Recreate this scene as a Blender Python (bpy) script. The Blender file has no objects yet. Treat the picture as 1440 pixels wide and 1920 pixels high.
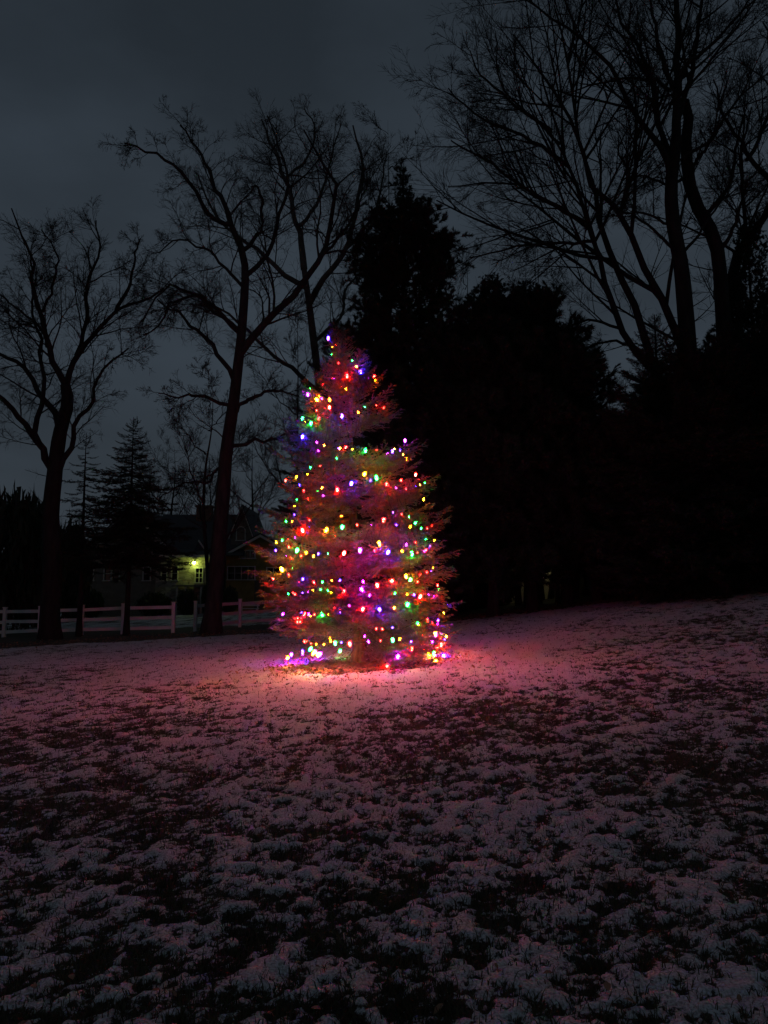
import bpy, math, random
import numpy as np
from mathutils import Vector, Matrix

random.seed(7)
RNG = np.random.default_rng(11)
SC = bpy.context.scene
COL = SC.collection
R = math.radians

# ------------------------------------------------------------------ camera, world, exposure
EYE = 1.55
PITCH = math.atan((1100 - 960) / 1386.7)
FPX = 26 / 36 * 1920
cam_d = bpy.data.cameras.new('camera')
cam_d.sensor_fit = 'VERTICAL'
cam_d.sensor_height = 36
cam_d.sensor_width = 27
cam_d.lens = 26
cam_d.clip_start = 0.05
cam_d.clip_end = 2000
cam = bpy.data.objects.new('camera', cam_d)
COL.objects.link(cam)
cam.location = (0, 0, EYE)
cam.rotation_euler = (math.pi / 2 + PITCH, 0, 0)
SC.camera = cam

world = bpy.data.worlds.new('World')
SC.world = world
world.use_nodes = True
wt = world.node_tree
wt.nodes.clear()
w_out = wt.nodes.new('ShaderNodeOutputWorld')
w_sky = wt.nodes.new('ShaderNodeTexSky')
w_sky.sky_type = 'NISHITA'
w_sky.sun_disc = False
w_sky.sun_elevation = R(1.0)
w_sky.sun_rotation = R(200)
w_bg1 = wt.nodes.new('ShaderNodeBackground')
w_bg1.inputs['Strength'].default_value = 0.003
wt.links.new(w_sky.outputs[0], w_bg1.inputs['Color'])
# overcast night cloud, faintly lit from below by the town: soft noise, dimmer towards the zenith
w_tc = wt.nodes.new('ShaderNodeTexCoord')
w_sep = wt.nodes.new('ShaderNodeSeparateXYZ')
wt.links.new(w_tc.outputs['Generated'], w_sep.inputs[0])
w_ramp = wt.nodes.new('ShaderNodeValToRGB')
cr = w_ramp.color_ramp
cr.elements[0].position = 0.0
cr.elements[0].color = (0.0290, 0.0390, 0.0520, 1)
cr.elements[1].position = 1.0
cr.elements[1].color = (0.0190, 0.0260, 0.0340, 1)
e = cr.elements.new(0.36)
e.color = (0.0285, 0.0382, 0.0505, 1)
e = cr.elements.new(0.62)
e.color = (0.0212, 0.0288, 0.0382, 1)
wt.links.new(w_sep.outputs['Z'], w_ramp.inputs['Fac'])
w_map = wt.nodes.new('ShaderNodeMapping')
w_map.inputs['Scale'].default_value = (1.6, 1.6, 3.4)
wt.links.new(w_tc.outputs['Generated'], w_map.inputs['Vector'])
w_noise = wt.nodes.new('ShaderNodeTexNoise')
w_noise.inputs['Scale'].default_value = 2.2
w_noise.inputs['Detail'].default_value = 5
w_noise.inputs['Roughness'].default_value = 0.5
wt.links.new(w_map.outputs[0], w_noise.inputs['Vector'])
w_mr = wt.nodes.new('ShaderNodeMapRange')
w_mr.inputs['From Min'].default_value = 0.3
w_mr.inputs['From Max'].default_value = 0.7
w_mr.inputs['To Min'].default_value = 0.76
w_mr.inputs['To Max'].default_value = 1.20
wt.links.new(w_noise.outputs['Fac'], w_mr.inputs['Value'])
w_bg2 = wt.nodes.new('ShaderNodeBackground')
wt.links.new(w_ramp.outputs['Color'], w_bg2.inputs['Color'])
wt.links.new(w_mr.outputs[0], w_bg2.inputs['Strength'])
w_add = wt.nodes.new('ShaderNodeAddShader')
wt.links.new(w_bg1.outputs[0], w_add.inputs[0])
wt.links.new(w_bg2.outputs[0], w_add.inputs[1])
wt.links.new(w_add.outputs[0], w_out.inputs['Surface'])

sun_d = bpy.data.lights.new('sun', 'SUN')
sun_d.energy = 0.004            # the last of dusk through the overcast
sun_d.angle = R(30)
sun_d.color = (1.0, 0.93, 0.85)
sun = bpy.data.objects.new('sun', sun_d)
COL.objects.link(sun)
sun.rotation_euler = (R(70), 0, R(200))

SC.view_settings.view_transform = 'Standard'
SC.view_settings.look = 'None'
SC.view_settings.exposure = 0.0
SC.view_settings.gamma = 1.0
SC.view_settings.use_curve_mapping = False
SC.render.engine = 'CYCLES'
SC.cycles.use_denoising = True
SC.cycles.max_bounces = 5
SC.cycles.diffuse_bounces = 3
SC.cycles.transparent_max_bounces = 8
SC.cycles.sample_clamp_indirect = 3.0
SC.cycles.use_light_tree = True

BULB_POWER = 265.0

# ------------------------------------------------------------------ coordinates and terrain
CP, SP = math.cos(PITCH), math.sin(PITCH)


def at(px, py, Y):
    """World point at distance Y (metres ahead) seen at the photograph's pixel (px, py): design-time measuring tool."""
    u = (px - 720) / FPX
    v = (960 - py) / FPX
    d = (u, CP - v * SP, SP + v * CP)
    k = Y / d[1]
    return Vector((d[0] * k, Y, EYE + d[2] * k))


def sstep(a, b, v):
    t = np.clip((v - a) / (b - a), 0, 1)
    return t * t * (3 - 2 * t)


def land(x, y):
    x = np.asarray(x, float)
    y = np.asarray(y, float)
    xs = 45 * np.tanh(x / 45)
    xr = 0.5 * (xs + np.sqrt(xs * xs + 4))
    s = sstep(4, 24, y)
    return 0.035 * xs + 0.085 * xr * s


def landf(x, y):
    return float(land(x, y))


def perlin(x, y, seed):
    """Vectorised 2-D gradient noise, about -0.7..0.7."""
    xi = np.floor(x).astype(np.int64)
    yi = np.floor(y).astype(np.int64)
    xf = x - xi
    yf = y - yi

    def grad(ix, iy, dx, dy):
        h = (ix * 374761393 + iy * 668265263 + seed * 982451653) & 0x7fffffff
        h = ((h ^ (h >> 13)) * 1274126177) & 0x7fffffff
        a = ((h ^ (h >> 16)) & 0xffff) * (2 * math.pi / 65536)
        return np.cos(a) * dx + np.sin(a) * dy
    u = xf * xf * xf * (xf * (xf * 6 - 15) + 10)
    v = yf * yf * yf * (yf * (yf * 6 - 15) + 10)
    n00 = grad(xi, yi, xf, yf)
    n10 = grad(xi + 1, yi, xf - 1, yf)
    n01 = grad(xi, yi + 1, xf, yf - 1)
    n11 = grad(xi + 1, yi + 1, xf - 1, yf - 1)
    return (n00 * (1 - u) + n10 * u) * (1 - v) + (n01 * (1 - u) + n11 * u) * v


def fbm(x, y, size, octaves, seed, gain=0.5):
    f, a, s = 1.0 / size, 1.0, np.zeros_like(x)
    for o in range(octaves):
        s = s + a * perlin(x * f + 17.3 * o, y * f - 9.1 * o, seed + o)
        f *= 2.07
        a *= gain
    return s


SPX, SPY = 0.0, 0.0   # spruce foot, set below


def snow_cover(x, y):
    """How much snow lies at (x, y): below 0 bare grass or litter, above 0 snow."""
    c = 0.075 + 0.30 * fbm(x, y, 2.2, 3, 3) + 0.50 * fbm(x, y, 0.34, 5, 21, 0.92)
    c = c + 0.12 * fbm(x, y, 7.0, 2, 41)
    d = np.hypot(x - SPX, y - SPY)
    c = c + 0.34 * (sstep(6.5, 2.2, d) - 0.1)          # the lawn round the tree holds more snow
    c = c + 0.20 * sstep(13, 20, y) + 0.16 * sstep(6.5, 3.8, y) - 0.05 * sstep(10.5, 8.5, y)
    c = c - 1.3 * sstep(1.75, 0.75, np.hypot((x - SPX - 0.1) * 0.92, (y - SPY)) + 0.5 * fbm(x, y, 0.7, 3, 55))   # litter under the crown
    edge = 27.0 - 0.035 * np.clip(-x - 3, 0, 99) ** 2 + 0.9 * fbm(x, y, 3.0, 3, 77)
    c = c - 1.6 * sstep(-0.9, 0.9, y - edge)            # wood edge: leaf litter, no snow
    c = c + 1.45 * sstep(31, 35, y) * sstep(1, -4, x)  # thin snow again on the lawn by the house
    return c


def ground_at(px, py):
    lo, hi = 1.0, 200.0
    for _ in range(50):
        m = 0.5 * (lo + hi)
        p = at(px, py, m)
        if p.z > landf(p.x, p.y):
            lo = m
        else:
            hi = m
    p = at(px, py, lo)
    return Vector((p.x, p.y, landf(p.x, p.y)))


def foot(px, Y):
    p = at(px, 1100, Y)
    return Vector((p.x, Y, landf(p.x, Y)))


SPRUCE = ground_at(676, 1247)
SPX, SPY = SPRUCE.x, SPRUCE.y

# ------------------------------------------------------------------ materials


def mat(name, base, rough=0.8, vary=0.0, scale=8.0, bump=0.0, base2=None, spec=0.3, emit=None, strength=0.0, metallic=0.0,
        stretch=(1, 1, 1), detail=5):
    m = bpy.data.materials.new(name)
    m.use_nodes = True
    nt = m.node_tree
    p = nt.nodes['Principled BSDF']
    p.inputs['Base Color'].default_value = (*base, 1)
    p.inputs['Roughness'].default_value = rough
    p.inputs['Specular IOR Level'].default_value = spec
    p.inputs['Metallic'].default_value = metallic
    if emit:
        p.inputs['Emission Color'].default_value = (*emit, 1)
        p.inputs['Emission Strength'].default_value = strength
    if vary or bump or base2:
        tc = nt.nodes.new('ShaderNodeTexCoord')
        mp = nt.nodes.new('ShaderNodeMapping')
        mp.inputs['Scale'].default_value = stretch
        nt.links.new(tc.outputs['Object'], mp.inputs['Vector'])
        n = nt.nodes.new('ShaderNodeTexNoise')
        n.inputs['Scale'].default_value = scale
        n.inputs['Detail'].default_value = detail
        nt.links.new(mp.outputs[0], n.inputs['Vector'])
        if vary or base2:
            mx = nt.nodes.new('ShaderNodeMix')
            mx.data_type = 'RGBA'
            mx.inputs[6].default_value = (*[c * (1 - vary) for c in base], 1)
            mx.inputs[7].default_value = (*(base2 or [min(1, c * (1 + vary)) for c in base]), 1)
            rp = nt.nodes.new('ShaderNodeMapRange')
            rp.inputs['From Min'].default_value = 0.35
            rp.inputs['From Max'].default_value = 0.65
            nt.links.new(n.outputs['Fac'], rp.inputs['Value'])
            nt.links.new(rp.outputs[0], mx.inputs[0])
            nt.links.new(mx.outputs[2], p.inputs['Base Color'])
        if bump:
            b = nt.nodes.new('ShaderNodeBump')
            b.inputs['Strength'].default_value = bump
            b.inputs['Distance'].default_value = 0.03
            nt.links.new(n.outputs['Fac'], b.inputs['Height'])
            nt.links.new(b.outputs[0], p.inputs['Normal'])
    return m


M = {}
M['needle'] = mat('frosted_spruce_needle', (0.155, 0.150, 0.118), 0.45, 0.2, 5, spec=0.5)
M['dark_needle'] = mat('dark_needle', (0.022, 0.034, 0.020), 0.7, 0.3, 3)
M['pine_needle'] = mat('pine_needle', (0.020, 0.032, 0.019), 0.7, 0.3, 3)
M['twig'] = mat('twig_wood', (0.16, 0.115, 0.08), 0.85, 0.3, 20)
M['spruce_bark'] = mat('spruce_bark', (0.11, 0.08, 0.06), 0.9, 0.45, 14, 0.8, stretch=(1, 1, 0.3))
M['bark'] = mat('dark_bark', (0.030, 0.026, 0.023), 0.95, 0.4, 6, 0.9, stretch=(1, 1, 0.25))
M['pale_bark'] = mat('pale_mottled_bark', (0.12, 0.115, 0.10), 0.9, 0.0, 2.4, 0.4, base2=(0.06, 0.055, 0.048))
M['bark_black'] = mat('deep_bark', (0.018, 0.0165, 0.015), 0.95, 0.4, 6, 0.9, stretch=(1, 1, 0.25))
M['grass'] = mat('dead_grass', (0.085, 0.075, 0.042), 0.8, 0.35, 2.0)
M['leaf'] = mat('dead_leaf', (0.24, 0.14, 0.085), 0.75, 0.45, 6)
M['shrub'] = mat('shrub_leaf', (0.030, 0.038, 0.022), 0.7, 0.3, 3)
M['fence'] = mat('white_fence_paint', (0.66, 0.66, 0.65), 0.6, 0.08, 3, spec=0.3)
M['cable'] = mat('green_cable', (0.012, 0.035, 0.016), 0.5)
M['trim'] = mat('white_trim', (0.50, 0.50, 0.46), 0.6, 0.06, 2)
M['chimney'] = mat('chimney_brick', (0.14, 0.08, 0.06), 0.9, 0.3, 6, 0.3)
M['door'] = mat('door_paint', (0.10, 0.09, 0.07), 0.5)
M['pane'] = mat('window_glass', (0.012, 0.013, 0.015), 0.06, spec=0.5)
M['stone_far'] = mat('pale_siding', (0.50, 0.49, 0.43), 0.85, 0.1, 1.5)
M['wicker'] = mat('bench_paint', (0.65, 0.65, 0.62), 0.6)


def siding(name, base, pitch=0.16, strength=0.6):
    m = mat(name, base, 0.8, 0.12, 3)
    nt = m.node_tree
    p = nt.nodes['Principled BSDF']
    tc = nt.nodes.new('ShaderNodeTexCoord')
    sx = nt.nodes.new('ShaderNodeSeparateXYZ')
    nt.links.new(tc.outputs['Object'], sx.inputs[0])
    dv = nt.nodes.new('ShaderNodeMath')
    dv.operation = 'DIVIDE'
    dv.inputs[1].default_value = pitch
    nt.links.new(sx.outputs['Z'], dv.inputs[0])
    fr = nt.nodes.new('ShaderNodeMath')
    fr.operation = 'FRACT'
    nt.links.new(dv.outputs[0], fr.inputs[0])
    iv = nt.nodes.new('ShaderNodeMath')
    iv.operation = 'SUBTRACT'
    iv.inputs[0].default_value = 1.0
    nt.links.new(fr.outputs[0], iv.inputs[1])
    b = nt.nodes.new('ShaderNodeBump')
    b.inputs['Strength'].default_value = strength
    b.inputs['Distance'].default_value = 0.03
    nt.links.new(iv.outputs[0], b.inputs['Height'])
    nt.links.new(b.outputs[0], p.inputs['Normal'])
    return m


def stone_wall(name):
    m = bpy.data.materials.new(name)
    m.use_nodes = True
    nt = m.node_tree
    p = nt.nodes['Principled BSDF']
    p.inputs['Roughness'].default_value = 0.9
    tc = nt.nodes.new('ShaderNodeTexCoord')
    mp = nt.nodes.new('ShaderNodeMapping')
    mp.inputs['Scale'].default_value = (1.0, 1.0, 2.2)
    nt.links.new(tc.outputs['Object'], mp.inputs['Vector'])
    v = nt.nodes.new('ShaderNodeTexVoronoi')
    v.inputs['Scale'].default_value = 2.6
    nt.links.new(mp.outputs[0], v.inputs['Vector'])
    vd = nt.nodes.new('ShaderNodeTexVoronoi')
    vd.feature = 'DISTANCE_TO_EDGE'
    vd.inputs['Scale'].default_value = 2.6
    nt.links.new(mp.outputs[0], vd.inputs['Vector'])
    rp = nt.nodes.new('ShaderNodeValToRGB')
    rp.color_ramp.elements[0].color = (0.16, 0.145, 0.12, 1)
    rp.color_ramp.elements[1].color = (0.42, 0.39, 0.33, 1)
    nt.links.new(v.outputs['Color'], rp.inputs['Fac'])
    nt.links.new(rp.outputs['Color'], p.inputs['Base Color'])
    mr = nt.nodes.new('ShaderNodeMapRange')
    mr.inputs['From Max'].default_value = 0.08
    nt.links.new(vd.outputs['Distance'], mr.inputs['Value'])
    b = nt.nodes.new('ShaderNodeBump')
    b.inputs['Strength'].default_value = 0.9
    b.inputs['Distance'].default_value = 0.05
    nt.links.new(mr.outputs[0], b.inputs['Height'])
    nt.links.new(b.outputs[0], p.inputs['Normal'])
    return m


M['clapboard'] = siding('clapboard_siding', (0.15, 0.14, 0.115))
M['ochre_siding'] = siding('ochre_siding', (0.25, 0.18, 0.06))
M['roof'] = siding('roof_shingle', (0.055, 0.055, 0.058), 0.2, 0.8)
M['stone'] = stone_wall('field_stone')


def ground_material():
    m = bpy.data.materials.new('snowy_lawn')
    m.use_nodes = True
    nt = m.node_tree
    L = nt.links.new
    p = nt.nodes['Principled BSDF']
    p.inputs['Roughness'].default_value = 0.75
    p.inputs['Specular IOR Level'].default_value = 0.25
    a = nt.nodes.new('ShaderNodeAttribute')
    a.attribute_name = 'cover'
    tc = nt.nodes.new('ShaderNodeTexCoord')
    n1 = nt.nodes.new('ShaderNodeTexNoise')
    n1.inputs['Scale'].default_value = 30
    n1.inputs['Detail'].default_value = 6
    n1.inputs['Roughness'].default_value = 0.68
    L(tc.outputs['Object'], n1.inputs['Vector'])
    n2 = nt.nodes.new('ShaderNodeTexNoise')
    n2.inputs['Scale'].default_value = 90
    n2.inputs['Detail'].default_value = 4
    L(tc.outputs['Object'], n2.inputs['Vector'])
    s1 = nt.nodes.new('ShaderNodeMath')
    s1.operation = 'MULTIPLY_ADD'
    s1.inputs[1].default_value = 2.0
    s1.inputs[2].default_value = -1.0
    L(n1.outputs['Fac'], s1.inputs[0])
    s2 = nt.nodes.new('ShaderNodeMath')
    s2.operation = 'ADD'
    L(a.outputs['Fac'], s2.inputs[0])
    L(s1.outputs[0], s2.inputs[1])
    mr = nt.nodes.new('ShaderNodeMapRange')
    mr.interpolation_type = 'SMOOTHSTEP'
    mr.inputs['From Min'].default_value = -0.06
    mr.inputs['From Max'].default_value = 0.10
    L(s2.outputs[0], mr.inputs['Value'])
    bare = nt.nodes.new('ShaderNodeValToRGB')
    bare.color_ramp.elements[0].position = 0.3
    bare.color_ramp.elements[0].color = (0.020, 0.017, 0.010, 1)
    bare.color_ramp.elements[1].position = 0.72
    bare.color_ramp.elements[1].color = (0.095, 0.082, 0.060, 1)
    L(n2.outputs['Fac'], bare.inputs['Fac'])
    snow = nt.nodes.new('ShaderNodeValToRGB')
    snow.color_ramp.elements[0].position = 0.36
    snow.color_ramp.elements[0].color = (0.36, 0.355, 0.34, 1)
    snow.color_ramp.elements[1].position = 0.60
    snow.color_ramp.elements[1].color = (0.80, 0.81, 0.83, 1)
    L(n2.outputs['Fac'], snow.inputs['Fac'])
    mx = nt.nodes.new('ShaderNodeMix')
    mx.data_type = 'RGBA'
    L(mr.outputs[0], mx.inputs[0])
    L(bare.outputs['Color'], mx.inputs[6])
    L(snow.outputs['Color'], mx.inputs[7])
    L(mx.outputs[2], p.inputs['Base Color'])
    ad = nt.nodes.new('ShaderNodeMath')
    ad.operation = 'ADD'
    L(mr.outputs[0], ad.inputs[0])
    L(n2.outputs['Fac'], ad.inputs[1])
    b = nt.nodes.new('ShaderNodeBump')
    b.inputs['Strength'].default_value = 0.7
    b.inputs['Distance'].default_value = 0.012
    L(ad.outputs[0], b.inputs['Height'])
    L(b.outputs[0], p.inputs['Normal'])
    return m


M['ground'] = ground_material()

# ------------------------------------------------------------------ mesh helpers


def raw_mesh(name, verts, quads=None, tris=None, smooth=False):
    verts = np.asarray(verts, np.float32).reshape(-1, 3)
    me = bpy.data.meshes.new(name)
    nq = 0 if quads is None else len(quads)
    nt_ = 0 if tris is None else len(tris)
    idx = []
    if nq:
        idx.append(np.asarray(quads, np.int32).ravel())
    if nt_:
        idx.append(np.asarray(tris, np.int32).ravel())
    idx = np.concatenate(idx)
    me.vertices.add(len(verts))
    me.vertices.foreach_set('co', verts.ravel())
    me.loops.add(len(idx))
    me.loops.foreach_set('vertex_index', idx)
    me.polygons.add(nq + nt_)
    starts = np.concatenate([np.arange(nq) * 4, nq * 4 + np.arange(nt_) * 3]).astype(np.int32)
    me.polygons.foreach_set('loop_start', starts)
    if smooth:
        me.polygons.foreach_set('use_smooth', np.ones(nq + nt_, bool))
    me.update(calc_edges=True)
    me.validate()
    return me


def link(name, me, m=None, parent=None):
    o = bpy.data.objects.new(name, me)
    if m is not None and not me.materials:
        for k in (m if isinstance(m, (list, tuple)) else [m]):
            me.materials.append(k)
    COL.objects.link(o)
    if parent is not None:
        o.parent = parent
    return o


def tag(o, label, cat, group=None, kind=None):
    o['label'] = label
    o['category'] = cat
    if group:
        o['group'] = group
    if kind:
        o['kind'] = kind
    return o


def thing(name, label, cat, loc=(0, 0, 0), group=None, rz=0.0):
    o = bpy.data.objects.new(name, None)
    o.empty_display_size = 0.3
    o.location = loc
    o.rotation_euler = (0, 0, rz)
    COL.objects.link(o)
    return tag(o, label, cat, group)


class Tubes:
    """Collects many tapered tubes (arrays of polylines) into one mesh."""

    def __init__(self):
        self.v, self.q, self.n = [], [], 0

    def add(self, P, Rd, k=3):
        P = np.asarray(P, float)
        Rd = np.asarray(Rd, float)
        if P.ndim == 2:
            P, Rd = P[None], Rd[None]
        N, n, _ = P.shape
        if N == 0:
            return
        T = np.gradient(P, axis=1)
        T /= np.linalg.norm(T, axis=2, keepdims=True) + 1e-9
        mean = T.mean(axis=1, keepdims=True)
        ref = np.where(np.abs(mean[..., 2:3]) > 0.8, np.array([[[1.0, 0.13, 0.0]]]), np.array([[[0.05, 0.1, 1.0]]]))
        A = np.cross(T, np.broadcast_to(ref, T.shape))
        A /= np.linalg.norm(A, axis=2, keepdims=True) + 1e-9
        B = np.cross(T, A)
        th = np.arange(k) * 2 * math.pi / k
        ring = (A[:, :, None, :] * np.cos(th)[None, None, :, None] + B[:, :, None, :] * np.sin(th)[None, None, :, None])
        V = P[:, :, None, :] + ring * Rd[:, :, None, None]
        base = self.n + (np.arange(N) * n * k)[:, None, None]
        i = np.arange(n - 1)[None, :, None] * k
        j = np.arange(k)[None, None, :]
        j2 = (j + 1) % k
        q = np.stack([base + i + j, base + i + j2, base + i + k + j2, base + i + k + j], axis=-1)
        self.v.append(V.reshape(-1, 3))
        self.q.append(q.reshape(-1, 4))
        self.n += N * n * k

    def mesh(self, name, smooth=True):
        return raw_mesh(name, np.concatenate(self.v), quads=np.concatenate(self.q), smooth=smooth)


def resample(pts, rad, n):
    """Catmull-Rom through pts, n samples, with radii."""
    P = np.asarray([tuple(p) for p in pts], float)
    r = np.asarray(rad, float)
    if len(P) == 2:
        t = np.linspace(0, 1, n)[:, None]
        return P[0] * (1 - t) + P[1] * t, r[0] * (1 - t[:, 0]) + r[1] * t[:, 0]
    E = np.vstack([2 * P[0] - P[1], P, 2 * P[-1] - P[-2]])
    seg = np.linalg.norm(np.diff(P, axis=0), axis=1)
    cum = np.concatenate([[0], np.cumsum(seg)])
    s = np.linspace(0, cum[-1] * 0.9999, n)
    k = np.clip(np.searchsorted(cum, s, side='right') - 1, 0, len(P) - 2)
    t = ((s - cum[k]) / seg[k])[:, None]
    p0, p1, p2, p3 = E[k], E[k + 1], E[k + 2], E[k + 3]
    out = 0.5 * (2 * p1 + (p2 - p0) * t + (2 * p0 - 5 * p1 + 4 * p2 - p3) * t * t + (3 * p1 - p0 - 3 * p2 + p3) * t ** 3)
    rr = r[k] * (1 - t[:, 0]) + r[k + 1] * t[:, 0]
    return out, rr


def grow(P, Rd, ids, count, lf, ang, wig, up, npts, rs, tmin=0.15, rmin=0.004, rng=RNG, maxlen=99.0):
    """Vectorised children of many parent polylines."""
    N, n, _ = P.shape
    plen = np.linalg.norm(np.diff(P, axis=1), axis=2).sum(1)
    par = np.repeat(np.arange(N), count)
    Mn = len(par)
    t = rng.uniform(tmin, 0.97, Mn)
    f = t * (n - 1)
    i = np.minimum(f.astype(int), n - 2)
    w = (f - i)[:, None]
    p0, p1 = P[par, i], P[par, i + 1]
    start = p0 * (1 - w) + p1 * w
    T = p1 - p0
    T /= np.linalg.norm(T, axis=1, keepdims=True) + 1e-9
    pr = Rd[par, i] * (1 - w[:, 0]) + Rd[par, i + 1] * w[:, 0]
    rnd = rng.normal(size=(Mn, 3))
    perp = rnd - (rnd * T).sum(1, keepdims=True) * T
    perp /= np.linalg.norm(perp, axis=1, keepdims=True) + 1e-9
    a = rng.uniform(ang[0], ang[1], Mn)[:, None]
    D = np.cos(a) * T + np.sin(a) * perp
    ln = np.minimum(lf * plen[par] * (1.0 - 0.42 * t) * rng.uniform(0.55, 1.25, Mn), maxlen)
    step = (ln / (npts - 1))[:, None]
    out = np.zeros((Mn, npts, 3))
    out[:, 0] = start
    for k in range(1, npts):
        D = D + rng.normal(size=(Mn, 3)) * wig
        D[:, 2] += up
        D /= np.linalg.norm(D, axis=1, keepdims=True) + 1e-9
        out[:, k] = out[:, k - 1] + D * step
    r0 = np.maximum(np.minimum(pr * 0.75, ln * rs), rmin)
    rr = r0[:, None] * np.linspace(1, 0.35, npts)[None, :]
    rr = np.maximum(rr, rmin * 0.55)
    return out, rr, ids[par]


def bare_tree(name, label, trunk, limbs, m, levels, group=None, seed=1, detail=1.0, gnarl=1.0, up=0.004, ang=(0.38, 0.95), cat='tree'):
    """trunk / limbs: lists of (points, radii). Limbs become parts, each with all its own twigs; loc at the foot."""
    rng = np.random.default_rng(seed)
    foot_ = Vector(trunk[0][0])
    root = thing(name, label, cat, foot_, group)
    off = np.array(foot_)
    tb = Tubes()
    P, r = resample(trunk[0], trunk[1], 22)
    wob = np.stack([perlin(np.linspace(0, 6, 22), np.full(22, seed * 1.7), seed + 5), perlin(np.linspace(0, 6, 22), np.full(22, seed * 2.3 + 9), seed + 6), np.zeros(22)], 1)
    P = P + wob * 0.06
    r = r * (1 + 0.10 * perlin(np.linspace(0, 9, 22), np.full(22, 3.3), seed))
    r[0] *= 1.45
    r[1] *= 1.12
    P[0, 2] -= 0.15
    tb.add(P - off, r, 12)
    # a few small live twigs straight on the trunk
    ids = np.array([0])
    tp, tr, _ = grow(P[None, :, :], r[None, :], ids, 8, 0.13, (0.8, 1.3), 0.15 * gnarl, 0.05, 5, 0.014, 0.35, 0.006, rng)
    tb.add(tp - off, tr, 4)
    tq, tr2, _ = grow(tp, tr, np.zeros(len(tp), int), 6, 0.5, ang, 0.16 * gnarl, up, 4, 0.012, 0.15, 0.005, rng)
    tb.add(tq - off, tr2, 3)
    link('trunk', tb.mesh('trunk'), m, root)
    L = 14
    LP, LR = [], []
    for pts, rad in limbs:
        p_, r_ = resample(pts, rad, L)
        j = rng.normal(size=(L, 3)) * 0.035 * gnarl
        j[0] = 0
        LP.append(p_ + j)
        LR.append(r_)
    P0, R0 = np.array(LP), np.array(LR)
    ids0 = np.arange(len(limbs))
    gens = [(P0, R0, ids0, 7)]
    Pk, Rk, ik = P0, R0, ids0
    for lv, (cnt, lf, wig, npts, k, rmin) in enumerate(levels):
        Pk, Rk, ik = grow(Pk, Rk, ik, max(1, int(round(cnt * detail))), lf, ang, wig * gnarl, up * (1 + lv * 0.4), npts, 0.013, 0.18 if lv else 0.12, rmin, rng)
        gens.append((Pk, Rk, ik, k))
    for li in range(len(limbs)):
        t_ = Tubes()
        for Pg, Rg, ig, k in gens:
            s = ig == li
            t_.add(Pg[s] - off, Rg[s], k)
        link('limb', t_.mesh('limb'), m, root)
    return root


def auto_limbs(base, top, n, spread, r0, seed, start=0.35):
    """Trunk and limbs for a tree known only by its height and spread."""
    rng = random.Random(seed)
    b, t = Vector(base), Vector(top)
    h = (t - b).length
    mid = b.lerp(t, 0.5) + Vector((rng.uniform(-.03, .03) * h, rng.uniform(-.03, .03) * h, 0))
    trunk = ([b, mid, b.lerp(t, 0.8), t], [r0, r0 * .6, r0 * .22, r0 * .03])
    limbs = []
    for i in range(n):
        f = start + (0.97 - start) * i / max(1, n - 1)
        s = b.lerp(mid, f / 0.5) if f < 0.5 else mid.lerp(t, (f - 0.5) / 0.5)
        a = i * 2.4 + rng.uniform(-.5, .5)
        ln = spread * (1.15 - 0.75 * (f - start) / (1 - start)) * rng.uniform(.75, 1.15)
        d = Vector((math.cos(a), math.sin(a), 0))
        rr = r0 * (1 - f) * 0.7 + 0.012
        limbs.append(([s, s + d * ln * .45 + Vector((0, 0, ln * .35)), s + d * ln * .8 + Vector((0, 0, ln * .85)), s + d * ln + Vector((0, 0, ln * 1.25))],
                      [rr, rr * .7, rr * .4, rr * .2]))
    return trunk, limbs


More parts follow.
